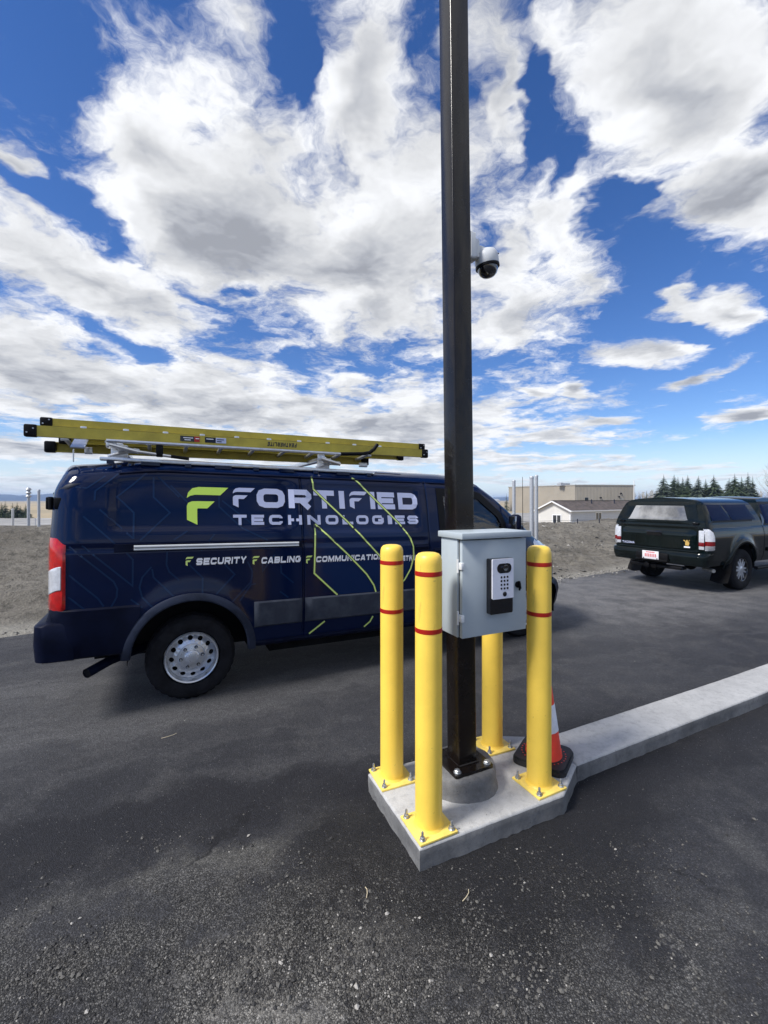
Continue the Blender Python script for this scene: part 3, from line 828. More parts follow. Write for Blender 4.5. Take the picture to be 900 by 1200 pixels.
# cab interior seen through the glass
m = MB()
for sy in (-1, 1):
    m.box((2.72, sy * .45, .98), (.50, .50, .16), 0, bev=.05); m.box((2.50, sy * .45, 1.32), (.16, .48, .62), 0, bev=.06, rot=Matrix.Rotation(R(-10), 4, 'Y')); m.box((2.43, sy * .45, 1.70), (.10, .26, .18), 0, bev=.04)
m.build('seats', M['seat'], van, 45, rake)
m = MB(); m.box((3.62, 0, 1.14), (.55, 1.7, .30), 0, bev=.06); m.box((3.42, .45, 1.28), (.20, .4, .12), 0, bev=.04); m.build('dashboard', M['black'], van, 45, rake)
m = MB(); ring = [(3.20 + .09 * math.sin(t) * .9, .45 + .19 * math.cos(t), 1.47 + .165 * math.sin(t)) for t in [2 * math.pi * k / 28 for k in range(29)]]
m.tube(ring, .016, 8); m.tube([(3.20, .27, 1.47), (3.26, .45, 1.46), (3.20, .63, 1.47)], .018, 8); m.tube([(3.26, .45, 1.46), (3.48, .45, 1.25)], .03, 8); m.build('steering_wheel', M['black'], van, 45, rake)
m = MB(); m.box((2.38, 0, 1.30), (.03, 1.72, 1.15), 0); m.build('bulkhead', M['plastic'], van, 30, rake)
# whip aerial on the near fender
m = MB(); m.lathe([(.022, 0), (.022, .02), (.014, .03), (.012, .14), (.006, .16), (.005, .17)], 10); m.tube([(0, 0, .16), (-.004, 0, .78)], [.0045, .003], 6)
ae = m.build('whip_aerial', M['black'], van, 40); ae.location = (3.80, -.885, 1.20)

# ---- van artwork: printed film, following the panel
def ribbon(pts, wd, push):
    m = MB(); P = []
    for a, b_ in zip(pts[:-1], pts[1:]):
        n = max(1, int(math.dist(a, b_) / .05))
        P += [(lerp(a[0], b_[0], k / n), lerp(a[1], b_[1], k / n)) for k in range(n)]
    P.append(pts[-1])
    for qd in stroke(P, wd):
        m.add([onside(p.x, p.y, push) for p in qd], [(0, 1, 2, 3)])
    return m
G1 = [(1.063, 1.935), (1.076, 1.817), (1.144, 1.75), (1.415, 1.497), (1.739, 1.158), (1.885, 1.016)]
G2 = [(1.49, 1.945), (1.533, 1.917), (1.824, 1.638), (1.996, 1.474), (2.103, 1.328), (2.133, 1.244), (2.136, 1.139), (2.097, 1.015), (2.024, .905), (1.93, .823)]
G2B = [(1.664, .556), (1.635, .502), (1.573, .455)]
G3 = [(1.068, 1.483), (1.050, 1.022), (1.28, .803)]
G3B = [(1.156, .559), (1.008, .453)]
G4 = [(1.072, 1.483), (1.181, 1.384), (1.402, 1.177), (1.48, 1.097), (1.592, .982), (1.669, .869), (1.691, .80)]
TEAL = [ [(-0.627, 1.915), (-0.747, 1.803), (-0.82, 1.817)],
 [(-0.54, 1.925), (-0.69, 1.772), (-0.693, 1.683)],
 [(-0.33, 1.924), (-0.547, 1.714), (-0.428, 1.58), (-0.428, 1.373)],
 [(-0.289, 1.879), (-0.288, 1.709), (-0.168, 1.582), (-0.382, 1.361)],
 [(-0.257, 1.881), (-0.098, 1.713)],
 [(-0.659, 1.606), (-0.431, 1.378)],
 [(-0.763, 1.551), (-0.522, 1.309)],
 [(-0.474, 1.263), (-0.431, 1.211), (-0.433, 1.004), (-0.798, 1.359)],
 [(-0.846, 1.323), (-0.56, 1.046), (-0.536, 0.989), (-0.541, 0.923), (-0.583, 0.839)],
 [(-0.845, 1.111), (-0.661, 0.922), (-0.625, 0.859)],
 [(-0.849, 0.948), (-0.743, 0.843)],
 [(-0.445, 0.899), (-0.366, 0.83)],
 [(-0.302, 1.148), (-0.367, 1.067), (-0.386, 0.99), (-0.366, 0.909), (-0.292, 0.823)],
 [(-0.297, 1.131), (-0.287, 1.062), (-0.142, 0.903)],
 [(-0.189, 1.264), (-0.194, 1.161), (-0.174, 1.102), (-0.1, 1.028)],
 [(-0.023, 1.15), (0.079, 1.038), (0.075, 0.902)],
 [(0.245, 1.152), (0.336, 1.052), (0.183, 0.894)],
 [(0.444, 1.158), (0.487, 1.066), (0.472, 0.977), (0.314, 0.818)],
 [(0.569, 1.183), (0.576, 1.069), (0.683, 1.21)],
 [(0.736, 1.115), (0.739, 1.045), (0.853, 0.945)],
 [(0.727, 0.876), (0.805, 0.815)],
 [(0.516, 0.959), (0.472, 0.955), (0.378, 0.82)],
 [(-0.162, 1.809), (-0.036, 1.672)],
 [(0.219, 1.809), (0.216, 1.637), (0.401, 1.453), (0.621, 1.342)],
 [(0.242, 1.69), (0.518, 1.465)],
 [(-0.038, 1.431), (-0.141, 1.359)],
 [(0.066, 1.265), (0.175, 1.403)] ]
def merge(parts):
    m = MB()
    for p in parts:
        o = len(m.v); m.v += p.v; m.f += [tuple(i + o for i in f) for f in p.f]; m.m += p.m
    return m
# brighter field between the lime lines
bp = MB()
left_e = lambda z: float(np.interp(z, [.80, 1.022, 1.483, 1.817, 1.93], [1.28, 1.050, 1.068, 1.076, 1.066]))
right_e = lambda z: float(np.interp(z, [.80, .905, 1.015, 1.139, 1.244, 1.328, 1.474, 1.638, 1.917, 1.93], [1.90, 2.024, 2.097, 2.136, 2.133, 2.103, 1.996, 1.824, 1.533, 1.51]))
zs_ = [lerp(.805, 1.915, k / 50) for k in range(51)]
bp.grid([[onside(lerp(left_e(z), right_e(z), j / 24), z, .0012) for j in range(25)] for z in zs_])
bp.build('blue_field_print', M['blue_panel'], van, 40, rake)
tl = [ribbon(p, .013, .0018 + .00003 * i) for i, p in enumerate(TEAL)]
merge(tl).build('faint_line_print', M['teal_line'], van, 0, rake)
dk = [ribbon(p, .026, .0062 + .0001 * i) for i, p in enumerate((G1, G2, G3, G4, G2B, G3B))]
merge(dk).build('dark_line_edging', M['ink'], van, 0, rake)
lm = [ribbon(p, .0145, .0072 + .0001 * i) for i, p in enumerate((G1, G2, G3, G4, G2B, G3B))]
merge(lm).build('lime_line_print', M['lime_pale'], van, 0, rake)
def pl_(push0): return lambda x, z, k: onside(x, z, push0 + .00012 * (k % 9))
def logo_mb(x0, z0, w_, h_, push0):
    m = MB()
    for i, poly in enumerate(logo_f(1.0)):
        m.add([onside(x0 + x * w_, z0 + z * h_, push0) for x, z in poly], [tuple(range(len(poly)))])
    return m
logo_mb(-.040, 1.482, .335, .322, .0030).build('logo_print', M['lime'], van, 0, rake)
def one_letter(ch, x0, z0, w_, h_, wd, W_):
    """every letter is its own piece of cut film"""
    t = logo_mb(x0, z0, w_, h_, .0046) if ch == '~' else MB()
    if ch != '~': put_text(t, ch, x0, z0, h_, w_, pl_(.0046), wd, W_=W_)
    t.build('letter', M['silver_print'], van, 0, rake)
for ch, x0, w_ in zip('~ORTI~IED', (.332, .538, .829, 1.074, 1.333, 1.445, 1.671, 1.754, 1.995), (.194, .256, .220, .209, .057, .207, .054, .205, .231)):
    one_letter(ch, x0, 1.632, w_, .176, .29, 1.22)
for ch, x0, w_ in zip('TECHNOLOGIES', (.330, .486, .641, .816, .995, 1.181, 1.354, 1.502, 1.678, 1.856, 1.941, 2.090), (.115, .113, .124, .127, .135, .131, .116, .134, .131, .050, .120, .129)):
    one_letter(ch, x0, 1.478, w_, .090, .29, 1.35)
def service(word, x0, z0, h_, w_, lx, lz):
    t = MB(); put_text(t, word, x0, z0, h_, w_, pl_(.0046), .29, gap=.20, slant=.18, W_=1.3); t.build('service_word', M['white_print'], van, 0, rake)
    logo_mb(lx, lz, .062, .075, .0046).build('small_logo_print', M['lime_pale'], van, 0, rake)
service('SECURITY', .026, 1.146, .058, .404, -.052, 1.142); service('CABLING', .560, 1.134, .058, .357, .487, 1.128)
service('COMMUNICATIONS', 1.066, 1.124, .056, .770, .972, 1.114); service('NETWORKING', 1.965, 1.098, .055, .345, 1.875, 1.090)

# ---- drop-down ladder rack on the roof
rk = bpy.data.objects.new('ladder_rack', None); COL.objects.link(rk); rk.parent = van
m = MB()
for sy in (-1, 1):
    m.box((.55, sy * .80, 2.012), (2.45, .055, .03), 0, bev=.006)
    for k in range(9): m.box((lerp(-.6, 1.7, k / 8), sy * .815, 1.988), (.05 + .09 * (k % 2), .06, .03), 1)
m.build('roof_track', [M['alu'], M['navy']], rk, 35, rake)
for x in (-.54, 1.22):
    m = MB(); m.box((x, 0, 2.125), (.055, 1.62, .045), 0, bev=.008)
    for sy in (-1, 1):
        m.box((x, sy * .78, 2.07), (.12, .06, .10), 0, bev=.012); m.tube([(x - .08, sy * .80, 2.035), (x + .12, sy * .82, 2.10)], .014, 8); m.box((x + .02, sy * .83, 2.105), (.09, .05, .05), 0, bev=.012)
        m.tube([(x + .01, sy * .80, 2.11), (x + .01, sy * .89, 2.11)], .013, 10)
    m.build('crossbar', M['alu'], rk, 35, rake)
    m = MB(); m.box((x - .05, -.865, 2.130), (.075, .035, .075), 0, bev=.015); m.tube([(x - .06, -.89, 2.12), (x + .14, -.89, 2.075)], .017, 8); m.box((x + .10, -.85, 2.085), (.10, .04, .04), 0, bev=.01); m.build('drop_arm', M['alu'], rk, 35, rake)
m = MB(); m.tube([(-.62, -.90, 2.150), (1.38, -.90, 2.178)], .0135, 10); m.build('lift_tube', M['alu'], rk, 35, rake)
m = MB(); m.tube([(-.48, -.885, 2.085), (-.16, -.885, 2.055)], .013, 8); m.tube([(-.16, -.885, 2.055), (-.02, -.885, 2.043)], .0145, 8, 1); m.build('gas_strut', [M['alu'], M['black']], rk, 35, rake)
m = MB(); m.tube([(1.36, -.90, 2.177), (1.60, -.90, 2.195), (1.68, -.90, 2.212), (1.73, -.90, 2.25), (1.77, -.90, 2.305)], .0185, 10); m.build('lift_handle', M['black'], rk, 45, rake)
m = MB(); m.box((-.245, -.875, 2.095), (.055, .05, .10), 0, bev=.01); m.build('ladder_clamp', M['black'], rk, 35, rake)

# ---- extension ladder lying on the rack
lad = thing('extension_ladder', 'yellow fibreglass extension ladder lying flat on the roof rack of the navy van', 'ladder', (-2.0536, 4.5405, 0), VAN_PHI)
def rail(y, x0, x1, z, h, wd, inward):
    """channel section rail: web with two flanges"""
    m = MB(); cx = (x0 + x1) / 2; L = x1 - x0
    m.box((cx, y, z), (L, .007, h)); 
    for s_ in (-1, 1): m.box((cx, y + inward * wd / 2, z + s_ * (h / 2 - .0035)), (L, wd + .0065, .0065))
    return m
tilt = lambda p: Vector((p.x, p.y, p.z - .02 * p.x + .036 * p.x * .5 - .02 * (p.y + .7)))
RA = dict(near=(-.725, -1.11, 2.43, 2.228, .086), far=(-.305, -1.06, 1.86, 2.155, .086), nearf=(-.672, -1.02, 2.42, 2.312, .060), farf=(-.355, -.95, 2.3, 2.215, .060))
for key, inw in (('near', 1), ('far', -1), ('nearf', 1), ('farf', -1)):
    y, x0, x1, z, h = RA[key]
    ro = rail(y, x0, x1, z, h, .032, inw).build('rail', M['yellow_frp'], lad, 0, tilt)
    for xe, sg in ((x0, -1), (x1, 1)):
        m = MB(); m.box((xe + sg * .028, y + inw * .014, z), (.085, .052, h + .012), 0, bev=.012)
        for bx in (-.02, .02): m.tube([(xe + sg * .028 + bx, y - inw * .02, z + bx * .8), (xe + sg * .028 + bx, y - inw * .010, z + bx * .8)], .006, 8, 1)
        m.build('rail_boot', [M['black'], M['zinc']], ro, 35, tilt)
m0 = None
for k in range(11):
    x = -.93 + .30 * k
    if m0 is None:
        m = MB(); m.tube([(0, -.70, 2.192), (0, -.33, 2.158)], .017, 10); m.box((0, -.70, 2.185), (.045, .012, .045), 0, bev=.006); m0 = m.build('rung', M['alu'], lad, 40)
        m0.location = (x, 0, -.002 * x); rung0 = m0
    else:
        if x > 1.8: continue
        c = rung0.copy(); COL.objects.link(c); c.parent = lad; c.location = (x, 0, -.002 * x)
for k in range(10):
    x = -.80 + .30 * k; c = rung0.copy(); COL.objects.link(c); c.parent = lad; c.location = (x, .0, -.002 * x + .085); c.scale = (1, .98, 1)
m = MB(); m.box((-.84, -.60, 2.16), (.10, .22, .010), 0, rot=Matrix.Rotation(R(25), 4, 'X')); m.box((-.80, -.42, 2.125), (.06, .03, .06), 0, bev=.006); m.tube([(-.905, -.45, 2.13), (-.905, -.45, 2.02)], .006, 6); m.box((1.82, -.42, 2.10), (.10, .03, .05), 0, bev=.006)
m.build('rung_lock', M['alu'], lad, 35, tilt)
for x0, x1, ma in ((-.085, .03, 'ink'), (.03, .075, 'red_band'), (.118, .21, 'plastic'), (.21, .30, 'silver_print')):
    m = MB(); m.box(((x0 + x1) / 2, -.7305, 2.235), (x1 - x0 - .001, .003, .048)); m.build('warning_label', M[ma], lad, 0, tilt)
for x0, x1, z in ((-.06, .02, 2.243), (-.05, .0, 2.225), (.13, .19, 2.243), (.22, .28, 2.243), (.22, .26, 2.225), (.04, .07, 2.24)):
    m = MB(); m.box(((x0 + x1) / 2, -.7325, z), (x1 - x0, .003, .007)); m.build('label_print', M['white_print' if x0 < .2 else 'plastic'], lad, 0, tilt)
t = MB(); put_text(t, 'FEATHERLITE', 0, 0, .040, .285, lambda x, z, k: Vector((.965 - x, -.7296 - .0001 * (k % 9), 2.252 - z)), .26, gap=.2, slant=.2, W_=.82)
t.build('ladder_lettering', M['ink'], lad, 0, tilt)

# ------------------------------------------------------------------ concrete island and kerb
def noise_edge(poly, step, amp, seed):
    """resample a polygon and let its sides wander a little, corners kept"""
    rnd = random.Random(seed); out = []
    for i in range(len(poly)):
        a, b_ = Vector(poly[i]), Vector(poly[(i + 1) % len(poly)]); L = (b_ - a).length; n = max(1, int(L / step)); nn = Vector((-(b_ - a).y, (b_ - a).x)).normalized()
        for k in range(n):
            t = k / n; out.append(tuple(a.lerp(b_, t) + (nn * rnd.uniform(-amp, amp) if k else Vector((0, 0)))))
    return out
def cast_slab(mb, poly, z0, z1, r=.012, seed=1, amp=.0035, step=.035):
    """cast concrete: rough sides down to the ground, eased top edge, flat top"""
    n_e = noise_edge(poly, step, amp * .35, seed); N = len(n_e)
    c = Vector((sum(p[0] for p in poly) / len(poly), sum(p[1] for p in poly) / len(poly)))
    rnd = random.Random(seed + 5)
    def inset(d):
        out = []
        for i in range(N):
            a, p, b_ = Vector(n_e[i - 1]), Vector(n_e[i]), Vector(n_e[(i + 1) % N])
            t = (b_ - a).normalized(); nn = Vector((-t.y, t.x)); out.append(p + nn * d)     # polygons run anticlockwise
        return out
    levels = [(z0, lambda: rnd.uniform(-.010, .004)), (lerp(z0, z1, .35), lambda: rnd.uniform(-.004, .004)), (lerp(z0, z1, .70), lambda: rnd.uniform(-.002, .002)), (z1 - r, lambda: 0), (z1 - r * .3, lambda: r * .3), (z1, lambda: r)]
    o = len(mb.v)
    for z, fn in levels:
        base = inset(0.0); nrm = inset(1.0)
        for i in range(N):
            d = (nrm[i] - base[i]); p = base[i] + d * fn(); mb.v.append((p.x, p.y, z))
    for l in range(len(levels) - 1):
        for i in range(N):
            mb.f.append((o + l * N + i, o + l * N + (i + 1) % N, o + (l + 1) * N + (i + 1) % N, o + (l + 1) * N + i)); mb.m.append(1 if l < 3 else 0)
    mb.f.append(tuple(o + (len(levels) - 1) * N + i for i in range(N))); mb.m.append(0)
PZT = 0.105
PSI = R(24.9)
isl = thing('concrete_island', 'low grey concrete island carrying the yellow bollards and the dark camera pole', 'concrete island')
m = MB(); cast_slab(m, [(.163, 1.981), (.969, 2.346), (1.154, 2.611), (1.022, 2.925), (.790, 2.935), (-.092, 2.530)], -.05, PZT, seed=3)
m.build('slab', [M['concrete'], M['concrete_side']], isl, 50)
POLE = Vector((.441, 2.467, 0))
m = MB(); rnd = random.Random(4); prof = [(.200, PZT - .01), (.194, PZT + .006), (.187, PZT + .016), (.185, PZT + .05), (.184, PZT + .085), (.178, PZT + .100), (.168, PZT + .106), (0.0, PZT + .108)]
n = 72; vs = []; fs = []
wob = [1 + .035 * math.sin(2 * 2 * math.pi * k / n + .6) + rnd.uniform(-.008, .008) for k in range(n)]
for r_, z in prof:
    for k in range(n):
        a = 2 * math.pi * k / n; ww = wob[k] * (1 + (.05 if r_ > .16 else 0) * max(0, abs(math.cos(a) * math.sin(a)) * 2 - .3))
        vs.append((POLE.x + r_ * ww * math.cos(a), POLE.y + r_ * ww * math.sin(a), z + (rnd.uniform(-.003, .003) if 0 < r_ < .19 else 0)))
for i in range(len(prof) - 1):
    for k in range(n): fs.append((i * n + k, i * n + (k + 1) % n, (i + 1) * n + (k + 1) % n, (i + 1) * n + k))
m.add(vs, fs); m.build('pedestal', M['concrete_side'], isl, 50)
m = MB(); kd = Vector((.8965, .443)); kn = Vector((-kd.y, kd.x))
C0 = Vector((1.160, 2.616)); B0 = Vector((1.030, 2.892))
poly = [tuple(C0), tuple(C0 + kd * 2.0), tuple(C0 + kd * 4.5 + kn * .03), tuple(C0 + kd * 9 + kn * .25), tuple(C0 + kd * 9 + kn * .56), tuple(B0 + kd * 4.6 + kn * .03), tuple(B0 + kd * 2.1), tuple(B0)]
cast_slab(m, poly, -.05, PZT - .001, seed=9, step=.05)
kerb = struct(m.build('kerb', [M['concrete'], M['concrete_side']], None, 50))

# ------------------------------------------------------------------ bollards
BOL = [(Vector((.217, 2.122, PZT)), 'yellow bollard standing furthest forward, on the front corner of the concrete island'),
       (Vector((.0445, 2.495, PZT)), 'yellow bollard beside the front one, its top crossing the small white van lettering'),
       (Vector((.865, 2.432, PZT)), 'yellow bollard standing between the grey box and the traffic cone'),
       (Vector((.700, 2.818, PZT)), 'yellow bollard behind the grey box with its top hidden')]
def stud(x, y, parent, top=.0, mat_='zinc', s=1.0):
    m = MB(); m.lathe([(.016 * s, 0), (.016 * s, .003)], 16, X=Matrix.Translation((x, y, top))); m.lathe([(.0125 * s, .003), (.0125 * s, .014 * s), (.010 * s, .0155 * s)], 6, X=Matrix.Translation((x, y, top)))
    m.lathe([(.0062 * s, .012), (.0062 * s, .036 * s), (.0045 * s, .040 * s), (0, .040 * s)], 10, X=Matrix.Translation((x, y, top)))
    return m.build('anchor_bolt', M[mat_], parent, 35)
BG = 'yellow bollards round the camera pole'
b0 = thing('bollard', BOL[0][1], 'bollard', BOL[0][0], PSI, BG)
Hs = 1.436 - PZT
m = MB(); m.lathe([(.0655, .012), (.0655, Hs - .052), (.0645, Hs - .034), (.060, Hs - .017), (.050, Hs - .006), (.036, Hs - .0015), (.018, Hs), (0, Hs)], 56)
m.lathe([(.074, .0115), (.0705, .016), (.0660, .022), (.0655, .024)], 56)
m.build('sleeve', M['bollard'], b0, 30)
m = MB(); m.box((0, 0, .006), (.205, .205, .012), 0, bev=.003); m.build('base_plate', M['bollard_plate'], b0, 35)
for z in (1.337 - PZT, 1.064 - PZT):
    m = MB(); m.lathe([(.0650, z - .0115), (.0665, z - .011), (.0668, z), (.0665, z + .011), (.0650, z + .0115)], 56); m.build('reflective_band', M['red_band'], b0, 30)
for sx in (-1, 1):
    for sy in (-1, 1): stud(sx * .080, sy * .080, b0, .012)
for p, lab in BOL[1:]: dup(b0, p, PSI + R({'s': 1.5, 'b': -2.0}.get(lab[15], 0)), lab)

# ------------------------------------------------------------------ camera pole
pz0 = PZT + .108
pole = thing('camera_pole', 'tall square dark bronze steel pole rising from the concrete pedestal', 'pole', (POLE.x, POLE.y, pz0), PSI)
lean = lambda p: Vector((p.x - .0113 * math.cos(PSI) * p.z, p.y + .0113 * math.sin(PSI) * p.z, p.z))
m = MB(); a = .0595; r_ = .007; sq = rrect(0, 0, 2 * a, 2 * a, r_, 3)
rows = [[Vector((x, y, z)) for x, y in sq + sq[:1]] for z in [.015] + [lerp(.3, 6.2, k / 12) for k in range(13)]]
m.grid(rows, flip=True); m.add([(x, y, 6.2) for x, y in sq], [tuple(range(len(sq)))])
m.build('shaft', M['pole'], pole, 40, lean)
m = MB(); m.prism(rrect(0, 0, .25, .25, .012, 3), .0, .016); m.tube([(-a - .004, -a - .004, .019), (a + .004, -a - .004, .019), (a + .004, a + .004, .019), (-a - .004, a + .004, .019), (-a - .004, -a - .004, .019)], .006, 6)
m.build('base_plate', M['pole'], pole, 35)
for sx in (-1, 1):
    for sy in (-1, 1):
        m = MB(); X = Matrix.Translation((sx * .098, sy * .098, .016)); m.lathe([(.021, 0), (.021, .004)], 18, X=X); m.lathe([(.0165, .004), (.0165, .013), (.0145, .015)], 6, X=X); m.lathe([(.0085, .013), (.0085, .019), (0, .020)], 10, X=X)
        m.build('anchor_bolt', M['zinc'], pole, 35)

# ------------------------------------------------------------------ grey control box on the pole (local x along the door, y into the box)
BOX = Vector((.307, 2.338, .995))
box = thing('control_box', 'light grey steel control box with overhanging lid mounted on the dark pole', 'control box', BOX, PSI)
bw, bd, bh = .422, .150, .497
m = MB(); m.box((bw / 2, -bd / 2, bh / 2), (bw, bd, bh), 0, bev=.003); m.build('case', M['box'], box, 35)
m = MB(); m.box((bw / 2 + .004, -.1545, bh / 2), (bw - .012, .010, bh - .008), 0); m.build('door_seal', M['box_seal'], box, 30)
m = MB(); m.box((bw / 2 + .003, -.171, bh / 2 - .002), (bw - .008, .024, bh - .006), 0, bev=.004); door = m.build('door', M['box'], box, 35)
m = MB(); m.box((bw / 2, -.098, bh + .018), (bw + .026, .226, .032), 0, bev=.005); m.build('lid', M['box'], box, 35)
for z in (.363, .101):
    m = MB(); m.box((.008, -.172, z), (.020, .034, .036), 0, bev=.004); m.tube([(-.003, -.160, z - .034), (-.003, -.160, z + .034)], .006, 10); m.build('hinge', M['white_plastic'], box, 35)
m = MB(); X = Matrix.Translation((.362, -.183, .245)) @ Matrix.Rotation(R(90), 4, 'X'); m.lathe([(.017, -.002), (.017, .008), (.013, .012), (0, .012)], 24, X=X); m.box((0, 0, .016), (.012, .044, .012), 0, bev=.004, X=X @ Matrix.Rotation(R(12), 4, 'Z'))
m.box((0, -.022, .015), (.010, .016, .008), 0, bev=.003, X=X); m.build('latch', M['black'], door, 40)
m = MB()
for z in (.12, .38): m.box((.175, .012, z), (.14, .022, .04), 0, bev=.003)
m.build('pole_bracket', M['galv'], box, 35)
# ------------------------------------------------------------------ intercom on the door
ic = thing('door_intercom', 'silver keypad intercom with a camera eye fixed to the door of the grey box', 'intercom', BOX, PSI)
yf = -.183
m = MB(); m.prism(rrect(.230, .253, .146, .284, .008, 3), 0, .030, X=Xf((0, yf, 0), (1, 0, 0), (0, 0, 1), (0, -1, 0))); m.build('housing', M['gloss_black'], ic, 35)
m = MB(); m.prism(rrect(.2335, .291, .136, .204, .006, 3), .026, .038, X=Xf((0, yf, 0), (1, 0, 0), (0, 0, 1), (0, -1, 0))); m.build('faceplate', M['intercom'], ic, 35)
XF = Xf((0, yf - .038, 0), (1, 0, 0), (0, 0, 1), (0, -1, 0))
m = MB(); m.prism(rrect(.240, .345, .092, .050, .024, 6), -.002, .0015, X=XF); cw = m.build('camera_window', M['gloss_black'], ic, 35)
m = MB(); m.lathe([(.018, .0015), (.018, .004), (.013, .0045), (.009, .002), (0, .002)], 24, X=XF @ Matrix.Translation((.248, .345, 0))); m.build('camera_lens', M['smoke_dome'], cw, 35)
m = MB(); m.box((.228, .353, .0022), (.024, .007, .0014), 0, X=XF); m.build('infrared_strip', M['plastic'], cw, 30)
for r in range(4):
    for c in range(3):
        m = MB(); m.prism(rrect(.2215 + .0197 * c, .2995 - .0193 * r, .0105, .0105, .003, 2), -.001, .0015, X=XF); m.build('key', M['gloss_black'], ic, 30)
m = MB(); m.lathe([(.0125, -.001), (.0125, .002), (.010, .003), (0, .003)], 24, X=XF @ Matrix.Translation((.243, .2125, 0))); m.build('call_button', M['gloss_black'], ic, 35)
m = MB(); m.lathe([(.0025, -.001), (.0025, .0012), (0, .0012)], 12, X=Xf((0, yf - .030, 0), (1, 0, 0), (0, 0, 1), (0, -1, 0)) @ Matrix.Translation((.240, .130, 0))); m.build('microphone_hole', M['plastic'], ic, 35)

# ------------------------------------------------------------------ dome camera high on the pole
lz = 3.105
lp = lean(Vector((a, -.01, lz - pz0)))
dc = thing('dome_camera', 'white security dome camera bracketed high on the side of the dark pole', 'security camera',
           Vector((POLE.x, POLE.y, 0)) + Matrix.Rotation(PSI, 3, 'Z') @ Vector((lp.x, lp.y, 0)) + Vector((0, 0, lz)), PSI)
m = MB(); m.prism(rrect(0, .0, .105, .150, .012, 3), 0, .030, X=Xf((0, 0, .02), (0, 1, 0), (0, 0, 1), (1, 0, 0))); m.box((.045, 0, .015), (.05, .085, .11), 0, bev=.014); m.box((.09, 0, .015), (.10, .075, .05), 0, bev=.014); m.build('wall_bracket', M['white_plastic'], dc, 40)
Xd = Matrix.Translation((.140, -.01, -.030)) @ Matrix.Rotation(R(-9), 4, 'Y') @ Matrix.Scale(1.08, 4)
m = MB(); m.lathe([(.058, -.028), (.062, -.020), (.063, .012), (.060, .034), (.050, .052), (.030, .062), (0, .064)], 40, X=Xd); m.build('housing', M['white_plastic'], dc, 45)
m = MB(); m.lathe([(.0635, -.034), (.0635, -.022), (.055, -.022)], 40, X=Xd); m.build('trim_ring', M['black'], dc, 40)
m = MB(); m.lathe([(.055, -.030), (.053, -.048), (.045, -.066), (.030, -.079), (.012, -.0845), (0, -.085)], 40, X=Xd); m.build('dome', M['smoke_dome'], dc, 60)
m = MB(); m.lathe([(.004, .0), (.004, .003), (0, .003)], 10, X=Matrix.Translation((.180, -.062, .0)) @ Matrix.Rotation(R(80), 4, 'X')); m.build('screw', M['black'], dc, 35)

# ------------------------------------------------------------------ traffic cone
cn = thing('traffic_cone', 'red orange traffic cone with white reflective collar on black base beside the bollard', 'traffic cone', (.978, 2.672, PZT), R(-34))
hb = .040
m = MB(); m.prism(rrect(0, 0, .305, .305, .05, 5), 0, .026); m.prism(rrect(0, 0, .288, .288, .045, 5), .026, hb); m.build('base', M['cone_base'], cn, 35)
dots = MB()
for k in range(30):
    t = 2 * math.pi * k / 30; dots.lathe([(.0042, 0), (.0036, .002), (0, .0025)], 8, X=Matrix.Translation((.127 * math.cos(t), .127 * math.sin(t), hb - .001)))
dots.build('base_studs', M['cone_red'], cn, 40)
rr = lambda z: lerp(.104, .022, (z - .05) / .58)
m = MB(); m.lathe([(.108, hb - .002), (.106, hb + .003), (rr(.06) + .002, .062), (rr(.075), .075), (rr(.30), .30), (rr(.50), .50), (rr(.62), .62), (.016, .627), (.014, .55)], 48); m.build('body', M['cone_red'], cn, 40)
for z0, z1 in ((.192, .350),):
    m = MB(); m.lathe([(rr(z0) + .0002, z0), (rr(z0) + .0018, z0 + .002), (rr(z1) + .0018, z1 - .002), (rr(z1) + .0002, z1)], 48); m.build('reflective_collar', M['cone_white'], cn, 40)

# ------------------------------------------------------------------ pickup truck with canopy (local x forward from rear axle, y left)
T_PHI = 0.47
M['deep_red'] = mat('deep_red_lens', (.16, .006, .008), .15, coat=.4)
tk = thing('pickup_truck', 'dark green pickup truck with a matching canopy and muddy flaps parked at the pavement edge', 'pickup truck', (6.333, 9.012, 0), T_PHI)
TZ = [.50, .56, .70, .86, 1.00, 1.10, 1.17, 1.20]
TW = [.86, .895, .915, .925, .925, .915, .895, .880]
def tk_side(X, z, side, push=0.0):
    w_ = float(np.interp(z, TZ, TW)); y = w_; x = X
    if X < -1.0:
        t = min((-1.0 - X) / .12, 1.0) * math.pi / 2; y = w_ - .09 + .09 * math.cos(t); x = -1.0 - .12 * math.sin(t)
    if X > 3.2: y *= (1 - ((X - 3.2) / 1.1) ** 3) ** .4 if X < 4.25 else .5
    for cx in (0, 3.25):
        d = math.hypot(X - cx, z - .42)
        y += .040 * (1 - sstep(.50, .62, d)) if z > .5 else 0
    for s_ in (.80, 1.95, 2.95):
        if abs(X - s_) < .006: y -= .012
    return Vector((x, side * (y + push), z))
def tk_zmin(X):
    z = .50
    for cx in (0.0, 3.25):
        if abs(X - cx) < .47: z = max(z, .42 + math.sqrt(max(.47 ** 2 - (X - cx) ** 2, 0)))
    return z
def tk_top(X):  return 1.20 if X < 2.7 else lerp(1.20, 1.05, sstep(2.7, 4.1, X))
xs_ = sorted(set([-1.12, -1.10, -1.07, -1.04, -1.0] + [round(-.95 + .05 * k, 3) for k in range(104)] + [s_ + d for s_ in (.80, 1.95, 2.95) for d in (-.015, -.005, .005, .015)]))
m = MB()
lev = [0, .15, .3, .45, .6, .72, .82, .9, .95, 1.0]
for side in (-1, 1):
    rows = [[tk_side(X, lerp(tk_zmin(X), tk_top(X), t), side) for X in xs_] for t in lev]
    m.grid(rows, flip=side > 0)
